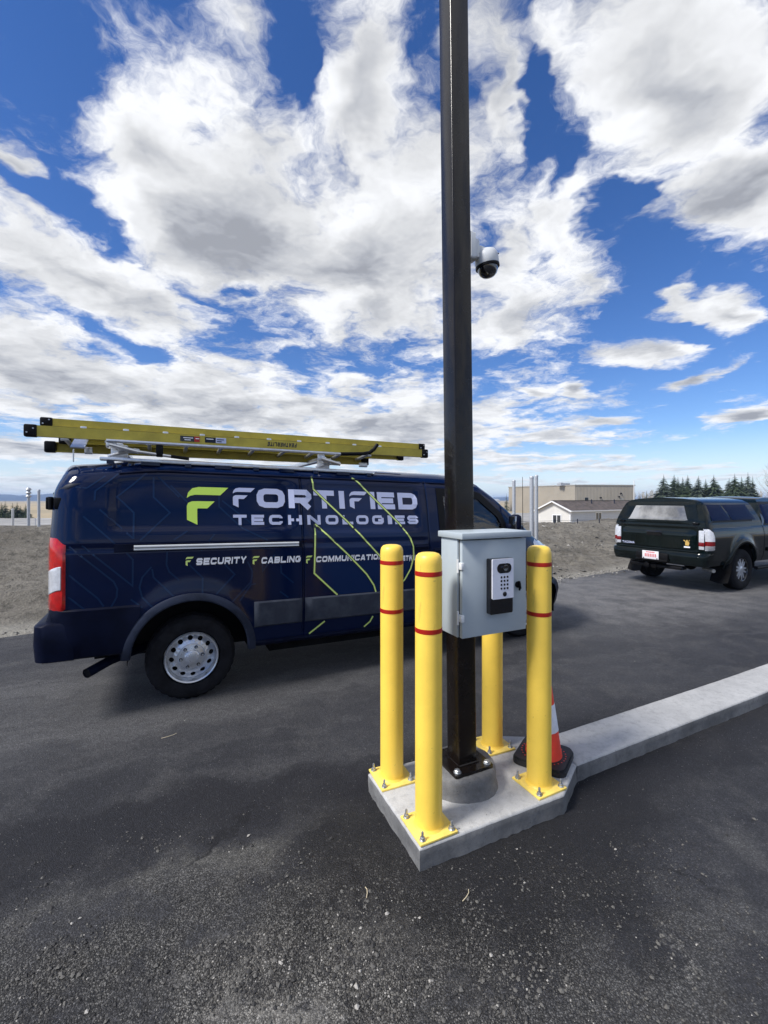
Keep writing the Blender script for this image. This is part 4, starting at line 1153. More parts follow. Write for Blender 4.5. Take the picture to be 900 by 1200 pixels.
# bonnet / deck closure
top_r = [tk_side(X, tk_top(X), -1) for X in xs_]; top_l = [tk_side(X, tk_top(X), 1) for X in xs_]
m.grid([[Vector((a.x, lerp(a.y, b_.y, k / 8), a.z + (.05 * math.sin(math.pi * k / 8) if a.x > 2.6 else 0))) for k in range(9)] for a, b_ in zip(top_r, top_l)])
for X in (-1.12, xs_[-1]):
    m.grid([[lerp(tk_side(X, lerp(tk_zmin(X), tk_top(X), t), -1), tk_side(X, lerp(tk_zmin(X), tk_top(X), t), 1), k / 4) for k in range(5)] for t in lev])
m.build('body', M['tac'], tk, 40)
# tailgate panel, proud of the rear face with a rolled top
m = MB(); rows = []
for z, xo in ((.775, -1.118), (.785, -1.135), (.90, -1.142), (.98, -1.150), (1.02, -1.154), (1.06, -1.150), (1.10, -1.140), (1.14, -1.126), (1.175, -1.106), (1.19, -1.085)):
    rows.append([Vector((xo + (.014 if k in (0, 16) else 0), lerp(-.705, .705, k / 16), z)) for k in range(17)])
m.grid(rows); tg = m.build('tailgate', M['tac'], tk, 40)
m = MB(); m.box((-1.150, .04, 1.055), (.030, .30, .095), 0, bev=.008); m.box((-1.170, .04, 1.072), (.030, .25, .040), 0, bev=.012); m.build('tailgate_handle', M['gloss_black'], tg, 40)
t = MB(); put_text(t, 'TACOMA', 0, 0, .042, .26, lambda x, z, k: Vector((-1.1475 - .0002 * (k % 9), .735 - x - .03, .808 + z)), .22, gap=.25)
t.build('badge_lettering', M['silver_print'], tg, 0)
m = MB()
XE = Xf((-1.1478, -.555, .905), (0, -1, 0), (0, 0, 1), (-1, 0, 0))
m.prism([(-.030, -.05), (.030, -.05), (.042, .0), (.030, .018), (.016, .016), (.012, .045), (-.002, .055), (-.014, .044), (-.012, .020), (-.028, .030)], 0, .004, X=XE); m.prism([(-.064, .040), (-.034, .020), (-.026, .034), (-.050, .052)], 0, .0035, X=XE); m.prism([(.030, .022), (.048, .050), (.040, .054), (.024, .030)], 0, .0035, X=XE)
m.build('gold_decal', M['gold'], tg, 0)
m = MB(); m.box((0, -.078, .002), (.105, .026, .004), 0, X=XE); m.build('white_decal', M['white_print'], tg, 0)
# canopy shell
CZ = [1.195, 1.24, 1.32, 1.45, 1.58, 1.64, 1.69, 1.72, 1.745]
CW = [.885, .877, .858, .815, .760, .715, .620, .42, .0]
m = MB()
cx_ = [-1.14, -1.13, -1.10, -1.04, -.9, -.6, -.3, 0, .3, .55, .68, .76, .80]
def can_pt(X, i, side, push=0.0):
    z, w_ = CZ[i], CW[i]
    dxr = .125 * sstep(1.20, 1.70, z) * sstep(-.9, -1.14, X); dxf = -.16 * sstep(1.2, 1.7, z) * sstep(.5, .80, X)
    k = 1.0
    if X < -1.05: k = 1 - .035 * ((-1.05 - X) / .09) ** 2
    return Vector((X + dxr + dxf, side * (w_ * k + push), z))
for side in (-1, 1):
    m.grid([[can_pt(X, i, side) for X in cx_] for i in range(len(CZ))], flip=side > 0)
for X in (cx_[0], cx_[-1]):
    m.grid([[lerp(can_pt(X, i, -1), can_pt(X, i, 1), k / 8) for k in range(9)] for i in range(len(CZ))])
cp_ = m.build('canopy', M['canopy'], tk, 40)
def quad_panel(name, mat_, pts, thick, parent, n=8, bulge=0.0, nrm=None):
    """bevel-edged pane through four corners (bottom-left, bottom-right, top-right, top-left), lifted along nrm"""
    P = [Vector(p) for p in pts]; nrm = Vector(nrm).normalized(); rows = []
    for j in range(n + 1):
        row = []
        for i in range(n + 1):
            u_, v_ = i / n, j / n; p = lerp(lerp(P[0], P[1], u_), lerp(P[3], P[2], u_), v_)
            e = min(min(u_, 1 - u_), min(v_, 1 - v_)); row.append(p + nrm * (thick * min(1, e / .06) + bulge * math.sin(math.pi * u_) * math.sin(math.pi * v_)))
        rows.append(row)
    m = MB(); m.grid(rows); return m.build(name, mat_, parent, 40)
def can_rear(y, z):
    dxr = .125 * sstep(1.20, 1.70, z); return Vector((-1.145 + dxr, y, z))
nr = (-1, 0, .25)
fr_ = quad_panel('rear_window_frame', M['canopy'], [can_rear(.76, 1.245), can_rear(-.76, 1.245), can_rear(-.635, 1.655), can_rear(.635, 1.655)], .022, tk, nrm=nr)
M['glare_glass'] = mat('rear_glass_painted_glare', (0.34, 0.34, 0.335), 0.10, coat=0.9, spec=0.6, vcol=(0.085, 0.087, 0.092), vscale=1.5)  # pale and grey blotches paint cloud reflections into the pane
quad_panel('rear_window', M['glare_glass'], [can_rear(.685, 1.275), can_rear(-.685, 1.275), can_rear(-.585, 1.615), can_rear(.585, 1.615)], .028, tk, nrm=nr)
for sy in (-1, 1):
    m = MB(); m.box((-1.150, sy * .70, 1.262), (.05, .10, .030), 0, bev=.008); m.tube([(-1.17, sy * .70, 1.262), (-1.20, sy * .70, 1.262)], .012, 10); m.build('canopy_latch', M['black'], tk, 40)
for side in (-1, 1):
    def cs(x, z, push=.010):
        w_ = float(np.interp(z, CZ, CW)); return Vector((x, side * (w_ + push), z))
    nn = (0, side, .42)
    quad_panel('side_window_frame', M['black'], [cs(-1.00, 1.28, .0), cs(.66, 1.28, .0), cs(.50, 1.635, .0), cs(-.96, 1.635, .0)], .010, tk, nrm=nn)
    quad_panel('side_window', M['glass_dark'], [cs(-.95, 1.315, .010), cs(-.30, 1.315, .010), cs(-.45, 1.605, .010), cs(-.92, 1.605, .010)], .006, tk, nrm=nn)
    quad_panel('side_window', M['glass_dark'], [cs(-.26, 1.315, .010), cs(.58, 1.315, .010), cs(.44, 1.605, .010), cs(-.41, 1.605, .010)], .006, tk, nrm=nn)
    # tail lamps
    rows = []
    for i in range(7):
        X = lerp(-1.115, -.985, i / 6); row = []
        for k, z in enumerate((.785, .80, .87, .95, 1.03, 1.11, 1.16, 1.175)):
            e = 1 if 0 < i < 6 and 0 < k < 7 else 0
            Xc = X if z < 1.05 else min(X, lerp(-.985, -1.06, (z - 1.05) / .12))
            row.append(tk_side(Xc, z, side, .022 * e))
        rows.append(row)
    for nm, k0, k1, mt in (('tail_lamp', 0, 2, 'white_lens'), ('red_lens', 1, 3, 'deep_red'), ('clear_lens', 3, 7, 'white_lens')):
        mm = MB(); mm.grid([r_[k0:k1 + 1] for r_ in rows], flip=side > 0)
        if nm == 'tail_lamp': lampo = mm.build(nm, M[mt], tk, 45)
        else: mm.build(nm, M[mt], lampo, 45)
    # red part seen from behind
    mm = MB(); mm.box((-1.128, side * .788, .97), (.03, .088, .345), 0, bev=.012); mm.build('lamp_back', M['white_lens'], lampo, 40)
    mm = MB(); mm.box((-1.130, side * .789, .895), (.032, .090, .08), 0, bev=.010); mm.build('lamp_back_red', M['deep_red'], lampo, 40)
    # arch flare and mud flap
    rows = []
    for a_ in range(0, 181, 6):
        ca, sa = math.cos(R(a_)), math.sin(R(a_)); rows.append([])
        for r_, pu in ((.468, -.06), (.470, .004), (.482, .010), (.545, .008), (.56, -.004), (.562, -.03)):
            p = tk_side(r_ * ca, max(.42 + r_ * sa, .5), side, pu); p.x = r_ * ca; p.z = .42 + r_ * sa; rows[-1].append(p)
    mm = MB(); mm.grid(rows, flip=side > 0); mm.build('wheel_arch_flare', M['canopy'], tk, 45)
    mm = MB(); mm.grid([[Vector((lerp(-.47, -.60, t) + .02 * math.sin(5 * t), side * lerp(.66, .955, k / 6), lerp(.50, .17, t) + .015 * math.cos(k))) for k in range(7)] for t in [0, .2, .4, .6, .8, 1]]); mm.grid([[Vector((lerp(-.46, -.588, t) + .02 * math.sin(5 * t), side * lerp(.66, .955, k / 6), lerp(.50, .17, t) + .015 * math.cos(k))) for k in range(7)] for t in [0, .2, .4, .6, .8, 1]], flip=True)
    mm.build('mud_flap', M['dark_trim'], tk, 45)
    # cab side glass
    quad_panel('cab_window_frame', M['black'], [(.86, side * .885, 1.19), (2.45, side * .885, 1.19), (2.02, side * .70, 1.66), (1.02, side * .70, 1.66)], .012, tk, nrm=nn)
    quad_panel('cab_window', M['glass_dark'], [(.95, side * .883, 1.225), (1.44, side * .883, 1.225), (1.44, side * .715, 1.625), (1.06, side * .715, 1.625)], .020, tk, nrm=nn)
    quad_panel('cab_window', M['glass_dark'], [(1.52, side * .883, 1.225), (2.30, side * .883, 1.225), (1.96, side * .715, 1.625), (1.52, side * .715, 1.625)], .020, tk, nrm=nn)
    mm = MB(); mm.box((1.15, side * .93, 1.03), (.17, .03, .035), 0, bev=.01); mm.build('door_handle', M['black'], tk, 40)
    mm = MB(); mm.box((2.25, side * 1.02, 1.27), (.12, .18, .17), 0, bev=.04); mm.build('wing_mirror', M['black'], tk, 45)
    mm = MB(); mm.box((1.85, side * .935, .72), (1.9, .02, .07), 0, bev=.008); mm.build('side_moulding', M['canopy'], tk, 40)
    mm = MB(); mm.tube([(.62, side * .86, .36), (2.70, side * .86, .36)], .035, 10); mm.build('side_step', M['black'], tk, 40)
# cab roof and pillars
rows = []
for x, z, w_ in ((.80, 1.19, .885), (.86, 1.30, .855), (.98, 1.60, .74), (1.08, 1.70, .66), (1.5, 1.74, .64), (1.9, 1.72, .64), (2.06, 1.67, .67), (2.75, 1.19, .80)):
    rows.append([Vector((x, lerp(-w_, w_, k / 10), z + .03 * math.sin(math.pi * k / 10))) for k in range(11)])
m = MB(); m.grid(rows); 
for s_ in (0, -1): 
    r_ = [row[s_] for row in rows]; c = Vector((1.6, r_[0].y * .9, 1.3)); m.add([Vector(p) for p in r_], [tuple(range(len(r_)))])
m.build('cab_roof', M['tac'], tk, 45)
quad_panel('windscreen', M['glass_dark'], [(2.70, -.72, 1.23), (2.70, .72, 1.23), (2.10, .58, 1.66), (2.10, -.58, 1.66)], .012, tk, nrm=(.6, 0, .8))
# bumpers, plate, hitch, exhaust
m = MB(); rows = []
for z, hw, x0, r_ in ((.485, .84, -1.13, .10), (.50, .88, -1.16, .13), (.60, .90, -1.18, .15), (.70, .905, -1.185, .15), (.735, .90, -1.17, .14), (.745, .87, -1.13, .10)):
    pts = []
    for k in range(7):
        t_ = math.pi / 2 * k / 6; pts.append(Vector((x0 - r_ * math.sin(t_) + .08, -(hw - r_ + r_ * math.cos(t_)), z)))
    row = [Vector((-.72, -hw + .0, z))] + pts + [Vector((p.x, -p.y, z)) for p in reversed(pts)] + [Vector((-.72, hw - .0, z))]
    rows.append(row)
m.grid(rows); m.box((-1.13, 0, .752), (.15, 1.5, .02), 0, bev=.006); m.build('rear_bumper', M['canopy'], tk, 45)
m = MB(); m.box((-1.262, .02, .60), (.05, .62, .16), 0, bev=.02); m.box((-1.268, .02, .535), (.06, .60, .035), 0, bev=.01); m.build('bumper_step', M['dark_trim'], tk, 40)
m = MB(); m.box((-1.294, .03, .628), (.008, .315, .155), 0, bev=.003); lp_ = m.build('licence_plate', M['plate_white'], tk, 35)
m = MB()
for k in range(7): m.box((-1.299, .125 - .033 * k, .622), (.003, .020, .060), 0)
m.box((-1.299, .03, .682), (.003, .17, .018), 0); m.build('plate_print', M['plate_red'], lp_, 0)
m = MB(); m.tube([(-1.28, .16, .563), (-1.30, .16, .563)], .012, 8); m.tube([(-1.28, -.10, .563), (-1.30, -.10, .563)], .012, 8); m.build('plate_bolt', M['black'], tk, 40)
m = MB(); m.box((-1.10, .02, .42), (.18, 1.0, .06), 0, bev=.01); m.box((-1.16, .02, .41), (.10, .085, .085), 0, bev=.01); m.lathe([(.05, 0), (.05, .04), (.03, .045)], 18, X=Matrix.Translation((-1.20, .14, .43)) @ Matrix.Rotation(R(-90), 4, 'Y')); m.build('tow_hitch', M['dark_trim'], tk, 40)
m = MB(); m.tube([(-.3, -.48, .40), (-.72, -.62, .42), (-.90, -.80, .43), (-.96, -.90, .42)], .032, 12); m.build('exhaust_pipe', M['zinc'], tk, 40)
m = MB(); m.box((1.5, 0, .55), (5.0, 1.66, .12), 0); m.tube([(0, -.7, .39), (0, .7, .39)], .05, 10); m.lathe([(.03, -.15), (.14, 0), (.03, .15)], 12, X=Matrix.Translation((0, 0, .39)) @ Matrix.Rotation(R(90), 4, 'Y')); m.box((-.55, .25, .52), (.72, .5, .18), 0, bev=.05)
for cx in (0, 3.25):
    arc = [(cx + .475 * math.cos(R(a_)), .42 + .475 * math.sin(R(a_))) for a_ in range(-5, 186, 10)]
    for sy in (-1, 1): m.grid([[Vector((x, sy * .90, z)) for x, z in arc], [Vector((x, sy * .55, z)) for x, z in arc]])
m.build('underbody', M['under'], tk, 35)
m = MB(); m.box((4.15, 0, .62), (.25, 1.65, .35), 0, bev=.08); m.build('front_bumper', M['tac'], tk, 45)
# wheels with split five-spoke alloys
ty2 = tyre(.385, .222, .255)
al = MB(); al.lathe([(.222, -.19), (.226, -.17), (.205, -.14), (.202, .01), (.213, .024), (.224, .026), (.229, .014), (.22, 0)], 40)
sp = MB()
for k in range(6):
    for d in (-.19, .19):
        X = Matrix.Rotation(2 * math.pi * k / 6 + d, 4, 'Z'); sp.add([(.045, -.016 - .02 * (d < 0), .012), (.045, .016 + .02 * (d > 0), .012), (.206, .012, .004), (.206, -.012, .004), (.045, -.016, -.03), (.045, .016, -.03), (.206, .024, -.04), (.206, -.024, -.04)], [(0, 1, 2, 3), (4, 7, 6, 5), (0, 4, 5, 1), (1, 5, 6, 2), (2, 6, 7, 3), (3, 7, 4, 0)], 0, X)
sp.lathe([(.062, -.01), (.062, .012), (.05, .018), (0, .020)], 24)
WM = None
for x in (0.0, 3.25):
    for side in (-1, 1):
        hub = bpy.data.objects.new('wheel', None); COL.objects.link(hub); hub.parent = tk; hub.location = (x, side * .795, .383); hub.rotation_euler = (R(90) if side < 0 else R(-90), R(8), 0)
        if WM is None:
            WM = [ty2.build('tyre', M['rubber'], hub, 30), al.build('rim', M['gloss_black'], hub, 35), sp.build('spokes', M['rim'], hub, 30)]
            WM[1].location = (0, 0, .085); WM[2].location = (0, 0, .085)
            mm = MB(); mm.lathe([(.02, 0), (.20, 0), (.20, -.08), (.02, -.08)], 24); d_ = mm.build('brake_disc', M['under'], hub, 35); d_.location = (0, 0, .02); WM.append(d_)
        else:
            for o in WM:
                c = o.copy(); COL.objects.link(c); c.parent = hub

# ------------------------------------------------------------------ ground
def vnoise(x, y, seed=0):
    xi = np.floor(x).astype(np.int64); yi = np.floor(y).astype(np.int64); fx = x - xi; fy = y - yi
    fx = fx * fx * (3 - 2 * fx); fy = fy * fy * (3 - 2 * fy)
    def hsh(a, b_):
        n = (a * 374761393 + b_ * 668265263 + seed * 974711) & 0x7fffffff
        n = ((n ^ (n >> 13)) * 1274126177) & 0x7fffffff
        return ((n ^ (n >> 16)) & 0xffff) / 65535.0
    return (hsh(xi, yi) * (1 - fx) + hsh(xi + 1, yi) * fx) * (1 - fy) + (hsh(xi, yi + 1) * (1 - fx) + hsh(xi + 1, yi + 1) * fx) * fy
def fbm(x, y, oct_=5, seed=0, gain=.5):
    s_ = np.zeros_like(x, dtype=float); a_ = 1.0; tot = 0
    for o_ in range(oct_): s_ += a_ * vnoise(x * 2 ** o_ + 17.3 * o_, y * 2 ** o_ - 9.1 * o_, seed + o_); tot += a_; a_ *= gain
    return s_ / tot

def asphalt_mat():
    m = bpy.data.materials.new('asphalt'); m.use_nodes = True
    t = m.node_tree; b = t.nodes['Principled BSDF']; h = NT(t)
    co = h.n('ShaderNodeTexCoord').outputs['Object']
    def ell(cx, cy, rx, ry, ang, soft, wob=.35, vec=None):
        mp = h.n('ShaderNodeMapping', vector_type='TEXTURE', ins={'Vector': vec or cw})
        mp.inputs['Location'].default_value = (cx, cy, 0); mp.inputs['Rotation'].default_value = (0, 0, R(ang)); mp.inputs['Scale'].default_value = (rx, ry, 1)
        return h.smooth(h.vmath('LENGTH', mp.outputs[0], out=1), 1 - soft, 1 + soft, 1.0, 0.0)
    wn_ = h.n('ShaderNodeTexNoise', ins={'Vector': co, 'Scale': 2.3, 'Detail': 6.0, 'Roughness': 0.62})
    wv = h.vmath('SCALE', h.vmath('SUBTRACT', wn_.outputs['Color'], (.5, .5, .5))); wv.node.inputs['Scale'].default_value = 0.7
    cw = h.vmath('ADD', co, wv)
    n_big = h.noise(co, .55, 5, .6); n_mid = h.noise(co, 3.2, 6, .62); n_fine = h.noise(co, 55, 4, .65); n_grit = h.noise(co, 190, 3, .7)
    mp = h.n('ShaderNodeMapping', vector_type='TEXTURE', ins={'Vector': cw}); mp.inputs['Rotation'].default_value = (0, 0, R(22)); mp.inputs['Scale'].default_value = (3.2, .30, 1)
    streak = h.noise(mp.outputs[0], 1.0, 6, .62)
    base = h.mix(h.smooth(n_big, .3, .7), (.035, .036, .043), (.066, .067, .075))
    base = h.mix(h.smooth(streak, .46, .72, 0, .75), base, (.112, .112, .117))
    base = h.mix(h.smooth(n_mid, .48, .70, 0, .55), base, (.110, .109, .111))
    # pale dusty traffic film further out, towards the parked truck and behind the van
    base = h.mix(h.math('MULTIPLY', ell(4.2, 7.9, 3.6, 1.7, 24, .45), h.smooth(n_mid, .3, .65, .35, .9)), base, (.22, .217, .218))
    base = h.mix(h.math('MULTIPLY', ell(-2.7, 3.6, 2.5, .95, 18, .5), h.smooth(streak, .3, .6, .2, .85)), base, (.135, .134, .138))
    # worn ravelled mat in the foreground, brownish with dust
    fore = h.math('MULTIPLY', ell(-.45, 1.50, 1.55, .52, 10, .5), h.smooth(n_mid, .36, .56, .12, 1.0))
    base = h.mix(h.math('MULTIPLY', fore, h.smooth(n_mid, .36, .60, .25, .90)), base, (.150, .146, .136))
    base = h.mix(h.math('MULTIPLY', ell(-.22, 1.62, .55, .28, 40, .7), h.smooth(h.noise(co, 8, 7, .70), .40, .56, 0, .9)), base, (.32, .31, .285))
    base = h.mix(h.math('MULTIPLY', ell(-.16, 1.44, .42, .13, 8, .6), h.smooth(h.noise(co, 12, 6, .65), .45, .66, 0, .85)), base, (.34, .325, .295))
    base = h.mix(h.math('MULTIPLY', ell(-.62, 2.17, .62, .055, 20, .6), h.smooth(n_mid, .35, .6, .2, .8)), base, (.17, .165, .15))
    base = h.mix(h.math('MULTIPLY', ell(-1.25, 1.86, .9, .10, 20, .6), h.smooth(n_mid, .4, .6, .1, .7)), base, (.15, .147, .14))
    base = h.mix(h.math('MULTIPLY', ell(1.0, 1.66, .07, .03, 60, .7), h.smooth(n_fine, .42, .6, 0, .9)), base, (.40, .39, .36))
    base = h.mix(h.math('MULTIPLY', ell(1.25, 1.85, 1.0, .40, 25, .6), h.smooth(n_mid, .45, .68, 0, .5)), base, (.13, .13, .13))
    # darker band west of the island; newer tar hand-laid round its foot
    base = h.mix(h.math('MULTIPLY', ell(-1.45, 2.20, 1.55, .27, 20, .30), .72), base, (.0165, .0165, .022))
    base = h.mix(h.math('MULTIPLY', ell(.52, 2.30, 1.02, .68, 25, .25), .85), base, (.0125, .0125, .0155))
    base = h.mix(h.math('MULTIPLY', ell(4.3, 3.95, 4.2, .30, 26.4, .35), .7), base, (.016, .016, .020))  # fresh tar along the kerb, the kerb's soft shadow painted in with it
    base = h.mix(h.math('MULTIPLY', ell(-.82, 2.24, .22, .016, 72, .6), .8), base, (.014, .014, .017)); base = h.mix(h.math('MULTIPLY', ell(1.44, 1.96, .13, .012, -37, .6), .8), base, (.016, .016, .018))
    # aggregate: every stone its own shade, the binder between them black
    vo = h.n('ShaderNodeTexVoronoi', ins={'Vector': co, 'Scale': 175.0}); sc = h.n('ShaderNodeSeparateColor', ins={0: vo.outputs['Color']})
    v2 = h.n('ShaderNodeTexVoronoi', ins={'Vector': co, 'Scale': 62.0}); s2 = h.n('ShaderNodeSeparateColor', ins={0: v2.outputs['Color']})
    tone = h.math('MULTIPLY', h.math('MULTIPLY_ADD', h.math('POWER', sc.outputs[0], 2.4), 1.7, .45), h.math('MULTIPLY_ADD', h.noise(co, 28, 5, .7), 2.2, -.1))
    worn = h.math('MULTIPLY_ADD', fore, .6, .4)
    tone = h.math('ADD', h.math('MULTIPLY', tone, worn), h.math('SUBTRACT', 1.0, worn))
    sv = h.n('ShaderNodeVectorMath', operation='SCALE', ins={0: base}); t.links.new(tone, sv.inputs['Scale']); base = sv.outputs[0]
    gap_ = h.math('MULTIPLY', h.smooth(vo.outputs['Distance'], .42, .62), h.math('MULTIPLY_ADD', fore, .45, .35))
    base = h.mix(gap_, base, (.008, .008, .010))
    base = h.mix(h.smooth(n_grit, .53, .68, 0, .55), base, (.009, .009, .011))
    base = h.mix(h.math('MULTIPLY', h.smooth(n_grit, .46, .30, 0, .5), fore), base, (.20, .195, .185))
    wh = h.math('MULTIPLY', h.smooth(sc.outputs[1], .986, .992), h.smooth(vo.outputs['Distance'], .25, .45, 1, 0))
    base = h.mix(h.math('MULTIPLY', wh, .85), base, (.34, .335, .32))
    big = h.math('MULTIPLY', h.smooth(s2.outputs[2], .93, .95), h.smooth(v2.outputs['Distance'], .22, .36, 1, 0))
    base = h.mix(h.math('MULTIPLY', big, h.math('MULTIPLY', fore, .7)), base, (.21, .205, .195))
    t.links.new(base, b.inputs['Base Color'])
    t.links.new(h.math('MULTIPLY_ADD', n_mid, .25, .58), b.inputs['Roughness'])
    b.inputs['Specular IOR Level'].default_value = 0.35
    cell = h.math('MULTIPLY', vo.outputs['Distance'], -.9)
    h2 = h.math('ADD', h.math('MULTIPLY_ADD', n_fine, .55, h.math('MULTIPLY', cell, h.math('MULTIPLY_ADD', fore, .8, .2))), h.math('MULTIPLY', n_grit, 1.2))
    bp = h.n('ShaderNodeBump', ins={'Height': h2, 'Strength': 1.0, 'Distance': .012})
    t.links.new(bp.outputs[0], b.inputs['Normal'])
    return m
EDGE = [(-45, -14.0), (-20, -2.2), (-4.72, 5.36), (-4.39, 5.53), (-.5, 7.29), (3.60, 9.18), (4.56, 9.72), (5.95, 10.62), (9, 12.9), (16, 17.6), (45, 33)]
def resample(P, step):
    out = []
    for a_, b_ in zip(P[:-1], P[1:]):
        L = math.dist(a_, b_); n = max(1, int(L / step(0.5 * (a_[0] + b_[0]))))
        for k in range(n): out.append((lerp(a_[0], b_[0], k / n), lerp(a_[1], b_[1], k / n)))
    out.append(P[-1]); return out
ed = resample(EDGE, lambda x: .22 if -8 < x < 12 else .8)
rnd = random.Random(11)
edge_w = [(x + rnd.uniform(-.03, .03), y + rnd.uniform(-.05, .05)) for x, y in ed]
m = MB(); poly = edge_w + [(45, -30), (-45, -30)]
m.add([(x, y, 0) for x, y in poly], [tuple(range(len(poly)))])
asp = struct(m.build('asphalt', asphalt_mat(), None, 0))

def dirt_mat():
    m = bpy.data.materials.new('graded_soil'); m.use_nodes = True
    t = m.node_tree; b = t.nodes['Principled BSDF']; h = NT(t)
    co = h.n('ShaderNodeTexCoord').outputs['Object']
    n1 = h.noise(co, .9, 6, .65); n2 = h.noise(co, 6, 7, .72); n3 = h.noise(co, 32, 4, .7)
    c = h.mix(h.smooth(n1, .35, .66), (.160, .147, .124), (.240, .223, .192))
    c = h.mix(h.smooth(n2, .44, .66, 0, .80), c, (.082, .077, .067))
    c = h.mix(h.smooth(n3, .56, .70, 0, .6), c, (.31, .297, .265))
    c = h.mix(h.smooth(n3, .46, .32, 0, .6), c, (.060, .056, .048))
    at = h.n('ShaderNodeAttribute', attribute_name='gravel')
    c = h.mix(h.math('MULTIPLY', at.outputs['Fac'], h.smooth(n2, .25, .6, .4, 1)), c, (.34, .325, .285))
    t.links.new(c, b.inputs['Base Color']); b.inputs['Roughness'].default_value = .95; b.inputs['Specular IOR Level'].default_value = .2
    bp = h.n('ShaderNodeBump', ins={'Height': h.math('ADD', n2, h.math('MULTIPLY', n3, .4)), 'Strength': 1.0, 'Distance': .10}); t.links.new(bp.outputs[0], b.inputs['Normal'])
    return m
P_ = resample(EDGE, lambda x: .09 if -10 < x < 14 else .6)
ds = [-.5, -.25, -.08, 0, .05, .1, .16, .22, .3, .38] + list(np.arange(.46, 3.0, .09)) + list(np.arange(3.0, 9.0, .13)) + list(np.arange(9.0, 16, .4)) + list(np.arange(16, 30, 2.0))
nrm = []
for i in range(len(P_)):
    a_, b_ = P_[max(i - 6, 0)], P_[min(i + 6, len(P_) - 1)]; L = math.dist(a_, b_); nrm.append((-(b_[1] - a_[1]) / L, (b_[0] - a_[0]) / L))
PX = np.array(P_); NX = np.array(nrm); D = np.array(ds)
X = PX[:, 0:1] + NX[:, 0:1] * D[None]; Y = PX[:, 1:2] + NX[:, 1:2] * D[None]
crest = np.interp(PX[:, 0], [-30, -5, 0, 4, 8, 14], [.95, .90, .88, .66, .52, .45])[:, None]
sm = lambda a_, b_, x: np.clip((x - a_) / (b_ - a_), 0, 1) ** 2 * (3 - 2 * np.clip((x - a_) / (b_ - a_), 0, 1))
Dm = D[None] + 1.2 * (fbm(X * .35, Y * .35, 3, 5) - .5)
hgt = -.035 + .05 * sm(.05, .6, Dm) + (crest + .22 * (fbm(X * .30, Y * .30, 3, 9) - .5)) * (.22 * sm(.6, 2.2, Dm) + .78 * sm(2.2, 6.3, Dm))
hgt -= (crest + 2.45) * sm(8.2, 19, Dm)
rough = sm(.2, 1.5, D[None])
hgt += rough * (.20 * (fbm(X * 1.3, Y * 1.3, 4, 21) - .5) + .20 * (np.abs(fbm(X * 3.4, Y * 3.4, 4, 31, .6) - .5) * -2 + .4))
u_ = X * math.cos(R(26)) + Y * math.sin(R(26)); v_ = -X * math.sin(R(26)) + Y * math.cos(R(26))
hgt += rough * .035 * np.sin(v_ * 9 + 3 * fbm(u_ * .4, v_ * .8, 3, 41)) * (1 - sm(5, 7, D[None]))
hgt += .02 * (fbm(X * 9, Y * 9, 3, 51) - .5) * sm(.0, .4, D[None])
hgt[:, D < -.01] = -.05
nr_, nc_ = X.shape
V = np.stack([X, Y, hgt], -1).reshape(-1, 3)
idx = np.arange(nr_ * nc_).reshape(nr_, nc_)
F = np.stack([idx[:-1, :-1], idx[1:, :-1], idx[1:, 1:], idx[:-1, 1:]], -1).reshape(-1, 4)
me = bpy.data.meshes.new('graded_soil'); me.from_pydata(V.tolist(), [], F.tolist())
ga = me.attributes.new('gravel', 'FLOAT', 'POINT'); gv = (1 - sm(.15, .75, D[None] + .5 * (fbm(X * 2.2, Y * 2.2, 3, 77) - .5))) * np.ones_like(X)
ga.data.foreach_set('value', gv.reshape(-1))
me.materials.append(dirt_mat()); me.polygons.foreach_set('use_smooth', [True] * len(me.polygons))
soil = bpy.data.objects.new('graded_soil', me); COL.objects.link(soil); struct(soil)

# prairie to the horizon
def prairie_mat():
    m = bpy.data.materials.new('dry_prairie'); m.use_nodes = True
    t = m.node_tree; b = t.nodes['Principled BSDF']; h = NT(t)
    co = h.n('ShaderNodeTexCoord').outputs['Object']
    n1 = h.noise(co, .006, 5, .6); n2 = h.noise(co, .05, 5, .6); n3 = h.noise(co, .9, 5, .65)
    c = h.mix(h.smooth(n1, .38, .62), (.40, .325, .215), (.27, .235, .165))
    c = h.mix(h.smooth(n2, .5, .7, 0, .6), c, (.20, .175, .125)); c = h.mix(h.smooth(n3, .5, .75, 0, .35), c, (.16, .14, .10))
    t.links.new(c, b.inputs['Base Color']); b.inputs['Roughness'].default_value = .95; b.inputs['Specular IOR Level'].default_value = .15
    return m
rows = []
for r_ in [3, 30, 60, 90, 120, 160, 220, 300, 420, 600, 900, 1400, 2200, 3600, 6000, 9500]:
    row = []
    for k in range(145):
        a_ = 2 * math.pi * k / 144; x, y = r_ * math.cos(a_), r_ * math.sin(a_)
        z = -2.2
        if r_ > 250: z += min((r_ - 250) / 1400, 1.0) * 2.2 * (float(fbm(np.array([x * .0016]), np.array([y * .0016]), 3, 61)[0]) - .35)
        row.append(Vector((x, y, z)))
    rows.append(row)
m = MB(); m.grid(rows); struct(m.build('prairie_ground', prairie_mat(), None, 60))
M['lot'] = mat('pale_gravel', (.26, .255, .245), .95, var=.2, vscale=.3)
M['path_pale'] = mat('white_gravel', (.55, .54, .51), .95, var=.15, vscale=.5)
m = MB(); m.add([(x, y, -2.12) for x, y in ((-150, 44), (-20, 44), (-12, 70), (-30, 92), (-150, 92))], [(0, 1, 2, 3, 4)]); struct(m.build('gravel_lot', M['lot'], None, 0))
m = MB(); m.add([(x, y, -2.08) for x, y in ((-150, 50), (-45, 62), (-22, 62), (-22, 64.5), (-46, 64.5), (-150, 54))], [tuple(range(6))]); struct(m.build('gravel_path', M['path_pale'], None, 0))
